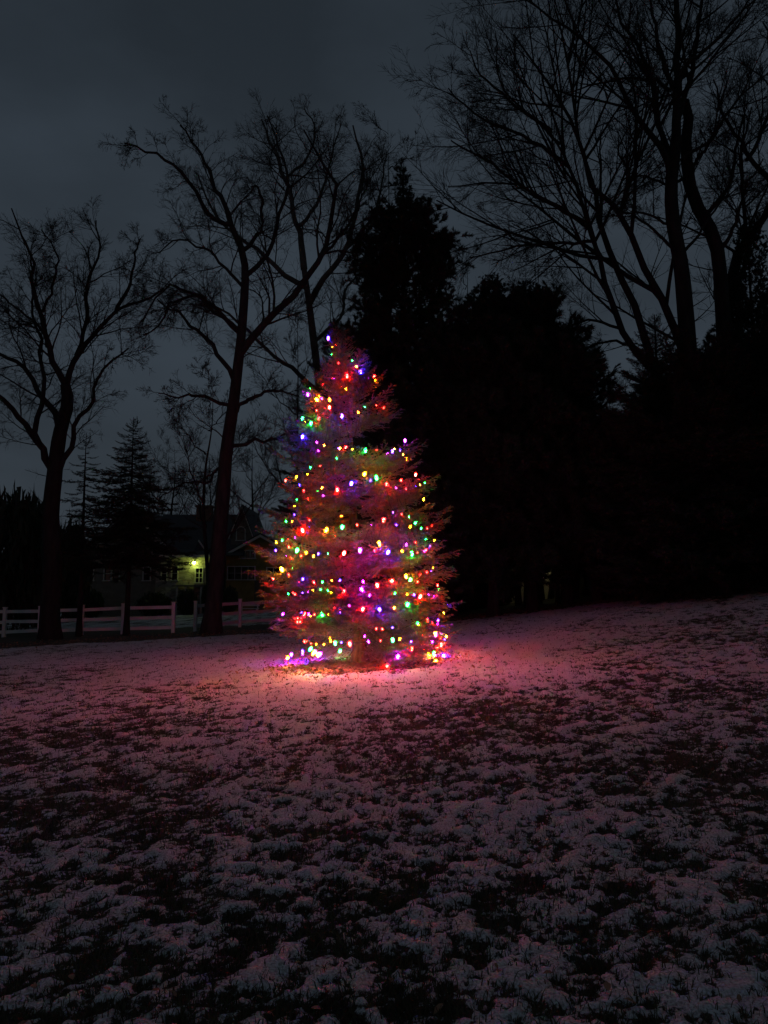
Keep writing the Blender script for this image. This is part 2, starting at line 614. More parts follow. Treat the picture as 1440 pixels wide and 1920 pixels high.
class MB:
    """Small mesh builder for boxes, prisms and bars; one object per build()."""

    def __init__(self):
        self.v, self.f = [], []

    def box(self, c, s, rz=0.0, mtx=None):
        x, y, z = (k / 2 for k in s)
        m = mtx or Matrix.Rotation(rz, 3, 'Z')
        c = Vector(c)
        b = len(self.v)
        for q in ((-x, -y, -z), (x, -y, -z), (x, y, -z), (-x, y, -z), (-x, -y, z), (x, -y, z), (x, y, z), (-x, y, z)):
            self.v.append(tuple(c + m @ Vector(q)))
        for q in ((0, 3, 2, 1), (4, 5, 6, 7), (0, 1, 5, 4), (1, 2, 6, 5), (2, 3, 7, 6), (3, 0, 4, 7)):
            self.f.append([b + i for i in q])
        return self

    def bar(self, a, b, w, h):
        a, b = Vector(a), Vector(b)
        d = b - a
        x = d.normalized()
        y = Vector((0, 0, 1)).cross(x)
        y = y.normalized() if y.length > 1e-4 else Vector((0, 1, 0))
        z = x.cross(y)
        m = Matrix((x, y, z)).transposed()
        return self.box((a + b) / 2, (d.length, w, h), mtx=m)

    def prism(self, poly, y0, y1):
        """Polygon in x, z (counter-clockwise seen from the front, -y) extruded from y0 to y1."""
        n, b = len(poly), len(self.v)
        for y in (y0, y1):
            self.v += [(x, y, z) for x, z in poly]
        self.f.append([b + i for i in range(n)])
        self.f.append([b + n + i for i in reversed(range(n))])
        for i in range(n):
            j = (i + 1) % n
            self.f.append([b + j, b + i, b + n + i, b + n + j])
        return self

    def lathe(self, prof, k=8, c=(0, 0, 0)):
        b = len(self.v)
        for r, z in prof:
            for i in range(k):
                a = 2 * math.pi * i / k
                self.v.append((c[0] + r * math.cos(a), c[1] + r * math.sin(a), c[2] + z))
        for i in range(len(prof) - 1):
            for j in range(k):
                j2 = (j + 1) % k
                self.f.append([b + i * k + j, b + i * k + j2, b + (i + 1) * k + j2, b + (i + 1) * k + j])
        self.f.append([b + j for j in reversed(range(k))])
        self.f.append([b + (len(prof) - 1) * k + j for j in range(k)])
        return self

    def mesh(self, name, smooth=False):
        me = bpy.data.meshes.new(name)
        me.from_pydata(self.v, [], self.f)
        if smooth:
            me.polygons.foreach_set('use_smooth', np.ones(len(me.polygons), bool))
        me.update()
        return me

    def build(self, name, m, parent=None, smooth=False):
        return link(name, self.mesh(name, smooth), m, parent)


# ------------------------------------------------------------------ ground sheet


def axis_rows():
    ys = list(-np.geomspace(1, 120, 24)[::-1]) + [-0.4, 0.2, 0.7]
    y = 1.1
    while y < 31:
        ys.append(y)
        y += max(0.013, 0.0068 * y)
    while y < 900:
        ys.append(y)
        y += 0.07 * (y - 24)
    return np.array(ys)


def axis_cols():
    xs = [0.0]
    x = 0.0
    while x < 19:
        x += 0.019 + 0.0098 * x
        xs.append(x)
    while x < 700:
        x += 0.09 * (x - 15)
        xs.append(x)
    xs = np.array(xs)
    return np.concatenate([-xs[:0:-1], xs])


gy, gx = axis_rows(), axis_cols()
GX, GY = np.meshgrid(gx, gy)
cov = snow_cover(GX, GY)
tuft = fbm(GX, GY, 0.11, 3, 61, 0.6)
lump = fbm(GX, GY, 0.8, 3, 91)
GZ = land(GX, GY) + 0.020 * sstep(-0.15, 0.30, cov) + 0.026 * tuft + 0.022 * lump
nr, nc = GX.shape
ii = (np.arange(nr - 1)[:, None] * nc + np.arange(nc - 1)[None, :]).ravel()
quads = np.stack([ii, ii + 1, ii + nc + 1, ii + nc], 1)
gme = raw_mesh('ground', np.stack([GX, GY, GZ], -1).reshape(-1, 3), quads=quads, smooth=True)
at_ = gme.attributes.new('cover', 'FLOAT', 'POINT')
at_.data.foreach_set('value', (cov + 0.42 * tuft).astype(np.float32).ravel())
ground = link('ground', gme, M['ground'])
ground['kind'] = 'structure'
ground['label'] = 'sloping lawn under a thin patchy snowfall'
print('ground quads', len(quads))


def surf(x, y):
    c = snow_cover(x, y)
    return land(x, y) + 0.020 * sstep(-0.15, 0.30, c) + 0.026 * fbm(x, y, 0.11, 3, 61, 0.6) + 0.022 * fbm(x, y, 0.8, 3, 91), c


# ------------------------------------------------------------------ grass blades


def grass():
    rng = np.random.default_rng(5)
    n = 300000
    d = np.exp(rng.uniform(math.log(1.9), math.log(25), n))
    a = rng.uniform(-0.62, 0.62, n)
    x, y = d * np.sin(a) * 1.0, d * np.cos(a)
    z, c = surf(x, y)
    c = c + 0.42 * fbm(x, y, 0.11, 3, 61, 0.6)
    keep = rng.uniform(size=n) < np.where(c < 0.0, 0.8, np.where(c < 0.15, 0.22, 0.05))
    keep &= y > 1.5
    x, y, z, c = x[keep], y[keep], z[keep], c[keep]
    n = len(x)
    far = np.clip(np.hypot(x, y) / 6, 1, 3.2)
    h = rng.uniform(0.016, 0.05, n) * np.where(c < 0, 1.0, 0.85)
    tall = rng.uniform(size=n) < 0.02
    h = np.where(tall, h * 1.9, h)
    w = rng.uniform(0.0014, 0.0032, n) * far
    th = rng.uniform(0, 2 * math.pi, n)
    lean = rng.uniform(0.2, 1.3, n) * h
    la = rng.uniform(0, 2 * math.pi, n)
    dx, dy = np.cos(th) * w, np.sin(th) * w
    lx, ly = np.cos(la) * lean, np.sin(la) * lean
    V = np.zeros((n, 5, 3))
    V[:, 0] = np.stack([x - dx, y - dy, z - 0.008], 1)
    V[:, 1] = np.stack([x + dx, y + dy, z - 0.008], 1)
    V[:, 2] = np.stack([x + dx * .8 + lx * .35, y + dy * .8 + ly * .35, z + h * .62], 1)
    V[:, 3] = np.stack([x - dx * .8 + lx * .35, y - dy * .8 + ly * .35, z + h * .62], 1)
    V[:, 4] = np.stack([x + lx, y + ly, z + h], 1)
    b = np.arange(n)[:, None] * 5
    q = b + np.array([[0, 1, 2, 3]])
    t = b + np.array([[3, 2, 4]])
    o = link('grass', raw_mesh('grass', V.reshape(-1, 3), quads=q, tris=t), M['grass'])
    tag(o, 'short dead grass poking through the thin snow', 'grass', kind='stuff')
    print('grass blades', n)


grass()


def leaf_litter():
    rng = np.random.default_rng(8)
    xs, ys = [], []
    n = 4200
    r = np.abs(rng.normal(0, 1.0, n)) * 0.80 + 0.1
    a = rng.uniform(0, 2 * math.pi, n)
    xs.append(SPX + r * np.cos(a) * 1.15)
    ys.append(SPY - 0.1 + r * np.sin(a))
    n = 5200                                             # drift along the wood edge
    x = rng.uniform(-14, 18, n)
    e = 27.2 - 0.035 * np.clip(-x - 3, 0, 99) ** 2
    xs.append(x)
    ys.append(e + rng.normal(0.6, 1.1, n))
    n = 350                                              # strays on the lawn
    d = np.exp(rng.uniform(math.log(2.2), math.log(24), n))
    a = rng.uniform(-0.55, 0.55, n)
    xs.append(d * np.sin(a))
    ys.append(d * np.cos(a))
    x, y = np.concatenate(xs), np.concatenate(ys)
    z, _ = surf(x, y)
    n = len(x)
    s = rng.uniform(0.022, 0.05, n)
    s[-350:] *= 0.5
    rot = rng.uniform(0, 2 * math.pi, n)
    ux, uy = np.cos(rot), np.sin(rot)
    tilt = rng.uniform(-0.6, 0.6, n)
    curl = rng.uniform(0.1, 0.6, n)
    V = np.zeros((n, 6, 3))

    def put(k, a, b, hz):
        V[:, k, 0] = x + s * (a * ux - b * uy)
        V[:, k, 1] = y + s * (a * uy + b * ux)
        V[:, k, 2] = z + 0.012 + s * (hz + tilt * a + 0.6)
    put(0, -1, 0, 0 * curl)
    put(1, -0.2, -0.6, curl)
    put(2, -0.2, 0.6, curl)
    put(3, 0.5, -0.5, curl)
    put(4, 0.5, 0.5, curl)
    put(5, 1.1, 0, curl * 0.4)
    b = np.arange(n)[:, None] * 6
    t = np.concatenate([b + np.array([[0, 1, 2]]), b + np.array([[1, 3, 4]]), b + np.array([[1, 4, 2]]), b + np.array([[3, 5, 4]])])
    o = link('leaf_litter', raw_mesh('leaf_litter', V.reshape(-1, 3), tris=t), M['leaf'])
    tag(o, 'brown fallen leaves lying under the lit tree and along the wood edge', 'leaves', kind='stuff')


leaf_litter()

# ------------------------------------------------------------------ conifer branch meshes (shared)


def needles_on(P, per_m, ln, wd, rng, spread=(0.40, 0.85), flat=0.45):
    """Needle triangles along many twig polylines P (N, n, 3)."""
    N, n, _ = P.shape
    plen = np.linalg.norm(np.diff(P, axis=1), axis=2).sum(1)
    cnt = np.maximum(3, (plen * per_m).astype(int))
    par = np.repeat(np.arange(N), cnt)
    m = len(par)
    t = rng.uniform(0.02, 1.0, m)
    f = t * (n - 1)
    i = np.minimum(f.astype(int), n - 2)
    w = (f - i)[:, None]
    base = P[par, i] * (1 - w) + P[par, i + 1] * w
    T = P[par, i + 1] - P[par, i]
    T /= np.linalg.norm(T, axis=1, keepdims=True) + 1e-9
    rnd = rng.normal(size=(m, 3))
    rnd[:, 2] = rnd[:, 2] * flat + 0.25
    perp = rnd - (rnd * T).sum(1, keepdims=True) * T
    perp /= np.linalg.norm(perp, axis=1, keepdims=True) + 1e-9
    a = rng.uniform(spread[0], spread[1], m)[:, None]
    D = np.cos(a) * T + np.sin(a) * perp
    S = np.cross(D, rng.normal(size=(m, 3)))
    S /= np.linalg.norm(S, axis=1, keepdims=True) + 1e-9
    L = (ln * rng.uniform(0.7, 1.25, m))[:, None]
    V = np.stack([base - S * wd * 0.5, base + S * wd * 0.5, base + D * L], 1)
    return V.reshape(-1, 3)


def fan_branch(name, length, seed, n_side=15, side=0.5, per_m=150, needle=(0.030, 0.0042), droop=0.12, lift=0.14, bare=0.22, mats=None, sub=6, thick=0.012):
    """A conifer branch along +x: axis, side twigs in a loose fan, twiglets, needles. Two material slots: wood and needle."""
    rng = np.random.default_rng(seed)
    t = np.linspace(0, 1, 12)
    ax = np.stack([t * length, 0.05 * length * np.sin(t * 3 + seed) * t, length * (-droop * np.sin(t * math.pi * 0.75) + lift * t ** 2.4)], 1)
    ax += rng.normal(size=ax.shape) * length * 0.006
    rad = thick * (1 - 0.86 * t) * (length / 1.6) ** 0.5 + 0.002
    tb = Tubes()
    tb.add(ax, rad, 5)
    tw = []
    for k in range(n_side * 2):
        f = bare + (0.99 - bare) * (k // 2 + rng.uniform(0.1, 0.9)) / n_side
        s = 1 if k % 2 else -1
        i = min(int(f * 11), 10)
        w = f * 11 - i
        p = ax[i] * (1 - w) + ax[i + 1] * w
        ln = length * side * (1.05 - f) ** 0.8 * rng.uniform(0.6, 1.1) * min(1, 0.45 + (f - bare) * 2.6) + 0.05
        ang = s * rng.uniform(0.65, 1.0)
        q = np.zeros((5, 3))
        d = np.array([math.cos(ang), math.sin(ang), rng.uniform(-0.28, 0.14)])
        q[0] = p
        for j in range(1, 5):
            d = d + rng.normal(size=3) * 0.07
            d[1] *= 0.94
            d[2] += 0.02
            d /= np.linalg.norm(d)
            q[j] = q[j - 1] + d * ln / 4
        tw.append(q)
    tw = np.array(tw)
    tb.add(tw, np.linspace(0.0045, 0.0015, 5)[None, :] * np.ones((len(tw), 1)) * (length / 1.6) ** 0.5, 3)
    P2, R2, _ = grow(tw, np.full(tw.shape[:2], 0.003), np.zeros(len(tw), int), sub, 0.42, (0.5, 0.95), 0.08, 0.0, 3, 0.01, 0.12, 0.0014, rng)
    P2[:, :, 2] = P2[:, :1, 2] + (P2[:, :, 2] - P2[:, :1, 2]) * 0.5
    tb.add(P2, R2, 3)
    tipax = ax[int(bare * 12):][None]
    V = [needles_on(tw, per_m, needle[0], needle[1], rng), needles_on(P2, per_m, needle[0], needle[1], rng), needles_on(tipax, per_m * 1.3, needle[0], needle[1], rng)]
    V = np.concatenate(V)
    wood_v = np.concatenate(tb.v)
    wood_q = np.concatenate(tb.q)
    tris = (np.arange(len(V)) + len(wood_v)).reshape(-1, 3)
    me = raw_mesh(name, np.concatenate([wood_v, V]), quads=wood_q, tris=tris)
    for k in mats:
        me.materials.append(k)
    mi = np.concatenate([np.zeros(len(wood_q), np.int32), np.ones(len(tris), np.int32)])
    me.polygons.foreach_set('material_index', mi)
    return me


def pine_branch(name, length, seed, mats):
    """White pine branch: bare axis, upswept twigs that end in tufts of long needles."""
    rng = np.random.default_rng(seed)
    t = np.linspace(0, 1, 10)
    ax = np.stack([t * length, 0.08 * length * np.sin(t * 4 + seed), length * (0.02 * t + 0.22 * t ** 2.2)], 1)
    tb = Tubes()
    tb.add(ax, 0.03 * (1 - 0.8 * t), 5)
    P1, R1, _ = grow(ax[None], np.full((1, 10), 0.02), np.array([0]), 22, 0.34, (0.5, 1.0), 0.1, 0.09, 5, 0.012, 0.25, 0.004, rng)
    P2, R2, _ = grow(P1, R1, np.zeros(len(P1), int), 4, 0.45, (0.4, 0.9), 0.1, 0.1, 4, 0.012, 0.35, 0.003, rng)
    tb.add(P1, R1, 3)
    tb.add(P2, R2, 3)
    tips = np.concatenate([P1[:, 2:], P2[:, 1:][:, -3:]])
    V = needles_on(tips, 230, 0.17, 0.026, rng, spread=(0.25, 1.0), flat=0.9)
    wv, wq = np.concatenate(tb.v), np.concatenate(tb.q)
    tris = (np.arange(len(V)) + len(wv)).reshape(-1, 3)
    me = raw_mesh(name, np.concatenate([wv, V]), quads=wq, tris=tris)
    for k in mats:
        me.materials.append(k)
    me.polygons.foreach_set('material_index', np.concatenate([np.zeros(len(wq), np.int32), np.ones(len(tris), np.int32)]))
    return me


SPR = [M['twig'], M['needle']]
DRK = [M['bark_black'], M['dark_needle']]
PIN = [M['bark_black'], M['pine_needle']]
BR_LONG = [fan_branch('branch_long', 1.75, 100 + i, 16, 0.38, 280, (0.025, 0.0115), droop=0.10 + 0.02 * i, lift=0.12, bare=0.26, mats=SPR, sub=4) for i in range(5)]
BR_MID = [fan_branch('branch_mid', 1.10, 120 + i, 13, 0.42, 300, (0.024, 0.0110), droop=0.08, lift=0.15, bare=0.18, mats=SPR, sub=4) for i in range(4)]
BR_SHORT = [fan_branch('branch_short', 0.50, 140 + i, 9, 0.46, 340, (0.023, 0.0100), droop=0.02, lift=0.10, bare=0.08, mats=SPR, sub=4, thick=0.009) for i in range(4)]
DK_FAN = [fan_branch('dark_branch', 3.0, 160 + i, 17, 0.42, 75, (0.10, 0.026), droop=0.12, lift=0.05, bare=0.06, mats=DRK, sub=7, thick=0.03) for i in range(4)]
DK_SPARSE = [fan_branch('sparse_branch', 2.2, 180 + i, 13, 0.40, 95, (0.07, 0.017), droop=0.16, lift=0.06, bare=0.05, mats=DRK, sub=6, thick=0.02) for i in range(3)]
PN = [pine_branch('pine_branch', 2.6, 200 + i, PIN) for i in range(4)]


def interp(tab, x):
    xs = [a for a, _ in tab]
    ys = [b for _, b in tab]
    return float(np.interp(x, xs, ys))


def conifer(name, label, px, Y, top_py, prof, meshes, mlen, n, pitch, trunk_r, group, seed, lo=0.06, lean=0.0, cat='tree', m=None, fill=True):
    """prof: (height fraction, crown radius in metres). Branches are copies that share a few meshes."""
    rng = random.Random(seed)
    b = foot(px, Y)
    tp = at(px, top_py, Y)
    h = tp.z - b.z
    root = thing(name, label, cat, b, group)
    tb = Tubes()
    zs = np.linspace(0, 1, 14)
    P = np.stack([lean * h * zs ** 2, 0.04 * np.sin(zs * 5 + seed), zs * h - 0.15 * (zs == 0)], 1)
    tb.add(P, trunk_r * (1 - 0.93 * zs) * np.where(zs == 0, 1.35, 1), 9)
    link('trunk', tb.mesh('trunk'), m or M['bark_black'], root)
    for i in range(n):
        f = lo + (0.985 - lo) * ((i + rng.uniform(0, 1)) / n) ** 0.92
        rad = interp(prof, f) * rng.uniform(0.55, 1.18)
        if rad < 0.06:
            continue
        a = i * 2.39996 + rng.uniform(-0.35, 0.35)
        o = link('branch', rng.choice(meshes), None, root)
        s = rad / mlen
        o.location = (lean * h * f * f, 0, f * h)
        o.scale = (s, s * rng.uniform(0.9, 1.15), s)
        o.rotation_euler = (rng.uniform(-0.35, 0.35), -(interp(pitch, f) + rng.uniform(-0.14, 0.14)), a)
    # leader
    o = link('leader', meshes[0], None, root)
    o.location = (lean * h * 0.93, 0, 0.93 * h)
    s = 0.075 * h / mlen
    o.scale = (s, s, s)
    o.rotation_euler = (0, -1.45, 0.4)
    return root


# ------------------------------------------------------------------ the house beyond the fence
HY = 55.0


def hx(px):
    return at(px, 1000, HY).x


def hz(py):
    return at(720, py, HY).z


def wall_panel(mb, x0, x1, z0, z1, y0, y1, holes):
    """Wall slab between y0 (front) and y1 with rectangular holes (x0, x1, z0, z1), cut into blocks that butt end to end."""
    xs = sorted({x0, x1, *[v for h in holes for v in h[:2]]})
    zs = sorted({z0, z1, *[v for h in holes for v in h[2:]]})
    for i in range(len(xs) - 1):
        run = None
        for j in range(len(zs) - 1):
            cx, cz = (xs[i] + xs[i + 1]) / 2, (zs[j] + zs[j + 1]) / 2
            if any(h[0] < cx < h[1] and h[2] < cz < h[3] for h in holes):
                if run is not None:
                    mb.box(((xs[i] + xs[i + 1]) / 2, (y0 + y1) / 2, (run + zs[j]) / 2), (xs[i + 1] - xs[i], y1 - y0, zs[j] - run))
                run = None
            elif run is None:
                run = zs[j]
        if run is not None:
            mb.box(((xs[i] + xs[i + 1]) / 2, (y0 + y1) / 2, (run + zs[-1]) / 2), (xs[i + 1] - xs[i], y1 - y0, zs[-1] - run))


def window(parent, h, y, nx=2, nz=2, pane_m=None, w=0.07):
    x0, x1, z0, z1 = h
    f = MB()
    f.box(((x0 + x1) / 2, y - 0.02, z1 + w / 2), (x1 - x0 + 2 * w, 0.10, w))
    f.box(((x0 + x1) / 2, y - 0.04, z0 - w / 2), (x1 - x0 + 2 * w + 0.1, 0.14, w))
    for x in (x0 - w / 2, x1 + w / 2):
        f.box((x, y - 0.02, (z0 + z1) / 2), (w, 0.10, z1 - z0))
    fr = f.build('window', M['trim'], parent)
    dx, dz = (x1 - x0) / nx, (z1 - z0) / nz
    for i in range(1, nx):
        MB().box((x0 + i * dx, y + 0.03, (z0 + z1) / 2), (0.045, 0.05, z1 - z0)).build('mullion', M['trim'], fr)
    for j in range(1, nz):
        for i in range(nx):
            MB().box((x0 + (i + 0.5) * dx, y + 0.03, z0 + j * dz), (dx - 0.05, 0.04, 0.035)).build('glazing_bar', M['trim'], fr)
    for i in range(nx):
        MB().box((x0 + (i + .5) * dx, y + 0.085, (z0 + z1) / 2), (dx - 0.002, 0.012, z1 - z0)).build('pane', pane_m or M['pane'], fr)
    return fr


M['clear_pane'] = mat('clear_glass', (1, 1, 1), 0.0)
M['clear_pane'].node_tree.nodes['Principled BSDF'].inputs['Transmission Weight'].default_value = 1.0
M['clear_pane'].node_tree.nodes['Principled BSDF'].inputs['IOR'].default_value = 1.02
M['lamp_glow'] = mat('porch_lamp_glow', (0.9, 0.9, 0.8), 0.4, emit=(0.78, 1.0, 0.16), strength=60)
M['room_glow'] = mat('room_lamp_glow', (0.9, 0.9, 0.8), 0.4, emit=(0.85, 1.0, 0.7), strength=2.2)
M['black_metal'] = mat('black_metal', (0.02, 0.02, 0.02), 0.4, metallic=0.6)


def house():
    g0 = landf(hx(330), HY)
    root = thing('house', 'dark gabled house with a yellow-green porch light behind the white fence', 'house', (0, 0, 0))
    base = g0 - 0.4

    def px_rect(a, b, top, bot):
        return (hx(a), hx(b), hz(bot), hz(top))
    # --- left block: gable wall facing the lawn
    holesA = [px_rect(199, 211, 1063, 1088), px_rect(214, 226, 1063, 1088), px_rect(184, 197, 1020, 1040), px_rect(168, 178, 1064, 1088),
              px_rect(242, 254, 1014, 1036), px_rect(287, 301, 1016, 1038), px_rect(272, 284, 1064, 1088)]
    eA = hz(1050)
    a = MB()
    wall_panel(a, hx(152), hx(330), base, eA, HY, HY + 0.25, [h for h in holesA if h[3] < eA])
    a.build('wall', M['clapboard'], root)
    ag = MB()
    apx, apz = hx(243), hz(953)
    xl, xr = hx(146), hx(346)
    up = [h for h in holesA if h[2] > eA]
    wall_panel(ag, hx(176), hx(312), eA, hz(1012), HY, HY + 0.25, up)
    sl = (apz - eA) / (apx - xl)
    zk = hz(1012)
    xa_l, xa_r = hx(176), hx(312)
    ag.prism([(hx(152), eA), (xa_l, eA), (xa_l, eA + sl * (xa_l - hx(152)) * 0.93)], HY, HY + 0.25)
    ag.prism([(xa_r, eA), (hx(330), eA), (xa_r, eA + sl * (xr - xa_r) * 0.88)], HY, HY + 0.25)
    ag.prism([(xa_l + 0.02, zk), (xa_r - 0.02, zk), (apx, apz - 0.12)], HY, HY + 0.25)
    ag.build('gable_wall', M['clapboard'], root)
    for h in holesA:
        window(root, h, HY, 1, 2)
    rf = MB()
    t = 0.16
    for x_e in (xl, xr):
        rf.prism([(x_e, eA - 0.12), (apx, apz), (apx, apz + t), (x_e, eA - 0.12 + t)] if x_e < apx else
                 [(apx, apz), (x_e, eA - 0.12), (x_e, eA - 0.12 + t), (apx, apz + t)], HY - 0.35, HY + 9)
    rf.build('roof', M['roof'], root)
    tr = MB()
    for x_e in (xl, xr):
        pts = [(x_e, eA - 0.34), (apx, apz - 0.22), (apx, apz - 0.01), (x_e, eA - 0.13)]
        tr.prism(pts if x_e < apx else [pts[1], pts[0], pts[3], pts[2]], HY - 0.39, HY - 0.33)
    tr.build('rake_board', M['trim'], root)
    # --- main block: stone wall with the porch lamp, long dark roof, chimney
    yb = HY + 1.2
    eB = hz(1046)
    holesB = [px_rect(309, 318, 1064, 1088), px_rect(328, 338, 1063, 1087), px_rect(372, 384, 1066, 1092)]
    yr0 = yb
    yb = HY - 0.45
    b = MB()
    wall_panel(b, hx(298), hx(410), base, eB, yb, yb + 0.3, holesB)
    b.box((hx(410) - 0.15, (yb + 0.3 + yr0) / 2, (base + eB) / 2), (0.3, yr0 - yb - 0.3, eB - base))
    b.build('stone_wall', M['stone'], root)
    window(root, holesB[0], yb, 1, 2)
    window(root, holesB[1], yb, 1, 2)
    lt = MB()
    lt.v += [(hx(296), yb - 0.25, eB + 0.212), (hx(412), yb - 0.25, eB + 0.212), (hx(412), yr0 + 0.4, eB + 0.75), (hx(296), yr0 + 0.4, eB + 0.75),
             (hx(296), yr0 + 0.4, eB + 0.212), (hx(412), yr0 + 0.4, eB + 0.212)]
    lt.f += [[0, 1, 2, 3], [0, 3, 4], [1, 5, 2], [3, 2, 5, 4], [0, 4, 5, 1]]
    lt.build('bay_roof', M['roof'], root)
    window(root, holesB[2], yb, 2, 3)
    MB().box(((hx(298) + hx(410)) / 2, yb - 0.12, eB + 0.105), (hx(410) - hx(298), 0.3, 0.2)).build('eave_board', M['trim'], root)
    ridge_z = hz(951)
    ym, yb = yb, yr0
    rm = MB()
    x0, x1 = hx(262), hx(452)
    v = len(rm.v)
    yr = yb + 4.5
    rm.v += [(x0, yb - 0.4, eB + 0.22), (x1, yb - 0.4, eB + 0.22), (x1, yr, ridge_z), (x0, yr, ridge_z), (x0, yb + 9.4, eB + 0.2), (x1, yb + 9.4, eB + 0.2),
             (x0, yr, eB + 0.2), (x1, yr, eB + 0.2)]
    rm.f += [[0, 1, 2, 3], [3, 2, 5, 4], [1, 7, 5, 2], [0, 3, 4, 6], [0, 6, 7, 1], [6, 4, 5, 7]]
    rfm = rm.build('roof', M['roof'], root)
    ch = MB()
    ch.box((hx(351), yr - 0.4, hz(955)), (hx(366) - hx(336), 0.9, hz(938) - hz(972)))
    ch.box((hx(351), yr - 0.4, hz(938) + 0.08), (hx(366) - hx(336) + 0.2, 1.1, 0.158))
    ch.build('chimney', M['chimney'], rfm)
    # small dormer-like cross gable with a white rake right of the lamp
    dg = MB()
    dg.prism([(hx(352), hz(1046)), (hx(392), hz(1046)), (hx(367), hz(1012))], yb - 0.3, yb + 2.5)
    dg.build('cross_gable', M['roof'], root)
    dr = MB()
    dr.prism([(hx(366), hz(1013)), (hx(391), hz(1047)), (hx(393), hz(1045)), (hx(367.5), hz(1010.5))], yb - 0.36, yb - 0.302)
    dr.build('rake_board', M['trim'], root)
    # porch lamp: bracket, hood and bulb
    yb = ym
    lx, lz = hx(370), hz(1056)
    lb = MB()
    lb.bar((lx, yb, lz + 0.20), (lx, yb - 0.34, lz + 0.20), 0.05, 0.05)
    lb.lathe([(0.17, 0.12), (0.05, 0.2)], 10, (lx, yb - 0.34, lz))
    lb_o = lb.build('porch_lamp', M['black_metal'], root)
    gl = MB().lathe([(0.02, -0.10), (0.10, -0.06), (0.12, 0.02), (0.08, 0.10)], 10, (lx, yb - 0.34, lz))
    gl.build('lamp_globe', M['lamp_glow'], lb_o)
    # --- tall narrow gable with the arched window
    yc = HY + 2.0
    cA, cl, crr, ce = (hx(444), hz(944)), hx(420), hx(468), hz(1002)
    c = MB()
    wall_panel(c, hx(423), hx(465), base, ce, yc, yc + 0.3, [])
    c.prism([(hx(423), ce), (hx(465), ce), (cA[0], cA[1] - 0.2)], yc, yc + 0.3)
    c.build('tower_wall', M['clapboard'], root)
    cr_ = MB()
    cr_.prism([(cl, ce - 0.1), cA, (cA[0], cA[1] + 0.15), (cl, ce + 0.05)], yc - 0.3, yc + 7)
    cr_.prism([cA, (crr, ce - 0.1), (crr, ce + 0.05), (cA[0], cA[1] + 0.15)], yc - 0.3, yc + 7)
    cr_.build('roof', M['roof'], root)
    ct = MB()
    ct.prism([(cl, ce - 0.27), (cA[0], cA[1] - 0.17), (cA[0], cA[1] - 0.01), (cl, ce - 0.11)], yc - 0.34, yc - 0.28)
    ct.prism([(cA[0], cA[1] - 0.17), (crr, ce - 0.27), (crr, ce - 0.11), (cA[0], cA[1] - 0.01)], yc - 0.34, yc - 0.28)
    ct.build('rake_board', M['trim'], root)
    aw = MB()
    ax_, az_, ar = hx(442), hz(992), 0.30
    seg = 12
    for i in range(seg):
        t0, t1 = math.pi * i / seg, math.pi * (i + 1) / seg
        aw.prism([(ax_ + ar * math.cos(t0), az_ + ar * math.sin(t0)), (ax_ + (ar + .08) * math.cos(t0), az_ + (ar + .08) * math.sin(t0)),
                  (ax_ + (ar + .08) * math.cos(t1), az_ + (ar + .08) * math.sin(t1)), (ax_ + ar * math.cos(t1), az_ + ar * math.sin(t1))], yc - 0.06, yc + 0.01)
    for sx in (-1, 1):
        aw.box((ax_ + sx * (ar + 0.04), yc - 0.025, az_ - 0.35), (0.08, 0.07, 0.698))
    aw.box((ax_, yc - 0.03, az_ - 0.73), (0.86, 0.10, 0.06))
    awo = aw.build('arched_window', M['trim'], root)
    pn = [(ax_ + ar * math.cos(math.pi * i / seg), az_ + ar * math.sin(math.pi * i / seg)) for i in range(seg + 1)]
    MB().prism([(ax_ - ar, az_ - 0.69), (ax_ + ar, az_ - 0.69)] + pn, yc - 0.012, yc - 0.004).build('pane', M['pane'], awo)
    # --- right front wing with the two window groups
    yd = HY + 1.5
    dA, dl, dr_, de = (hx(483), hz(1000)), hx(420), hx(546), hz(1037)
    h1 = (hx(444), hx(472), hz(1045), hz(1031))
    h2 = (hx(421), hx(472), hz(1086), hz(1062))
    h3 = (hx(436), hx(446), hz(1112), hz(1104))
    h4 = (hx(496), hx(520), hz(1086), hz(1064))
    d = MB()
    wall_panel(d, hx(417), hx(543), base, hz(1030), yd, yd + 0.25, [h1, h2, h4])
    d.prism([(hx(428), hz(1030)), (hx(538), hz(1030)), (dA[0], dA[1] - 0.15)], yd, yd + 0.25)
    d.build('wing_wall', M['ochre_siding'], root)
    window(root, h1, yd, 3, 1)
    window(root, h2, yd, 4, 2, M['clear_pane'])
    window(root, h4, yd, 2, 2)
    dd = MB()
    dd.box((hx(482), yd - 0.03, (base + hz(1088)) / 2), (hx(492) - hx(473), 0.06, hz(1088) - base))
    dd.build('door', M['door'], root)
    drf = MB()
    drf.prism([(hx(412), de - 0.1), dA, (dA[0], dA[1] + 0.14), (hx(412), de + 0.04)], yd - 0.35, yd + 6)
    drf.prism([dA, (hx(554), de - 0.1), (hx(554), de + 0.04), (dA[0], dA[1] + 0.14)], yd - 0.35, yd + 6)
    drf.build('roof', M['roof'], root)
    dt = MB()
    dt.prism([(hx(412), de - 0.30), (dA[0], dA[1] - 0.2), (dA[0], dA[1] - 0.01), (hx(412), de - 0.11)], yd - 0.39, yd - 0.33)
    dt.prism([(dA[0], dA[1] - 0.2), (hx(554), de - 0.30), (hx(554), de - 0.11), (dA[0], dA[1] - 0.01)], yd - 0.39, yd - 0.33)
    dt.build('rake_board', M['trim'], root)
    # a lamp burning inside behind the wide window, and dark room walls
    rl = MB()
    rl.box((hx(434.5), yd + 1.0, hz(1066.5)), (0.30, 0.12, 0.13))
    rl.build('ceiling_lamp', M['room_glow'], root)
    rb = MB()
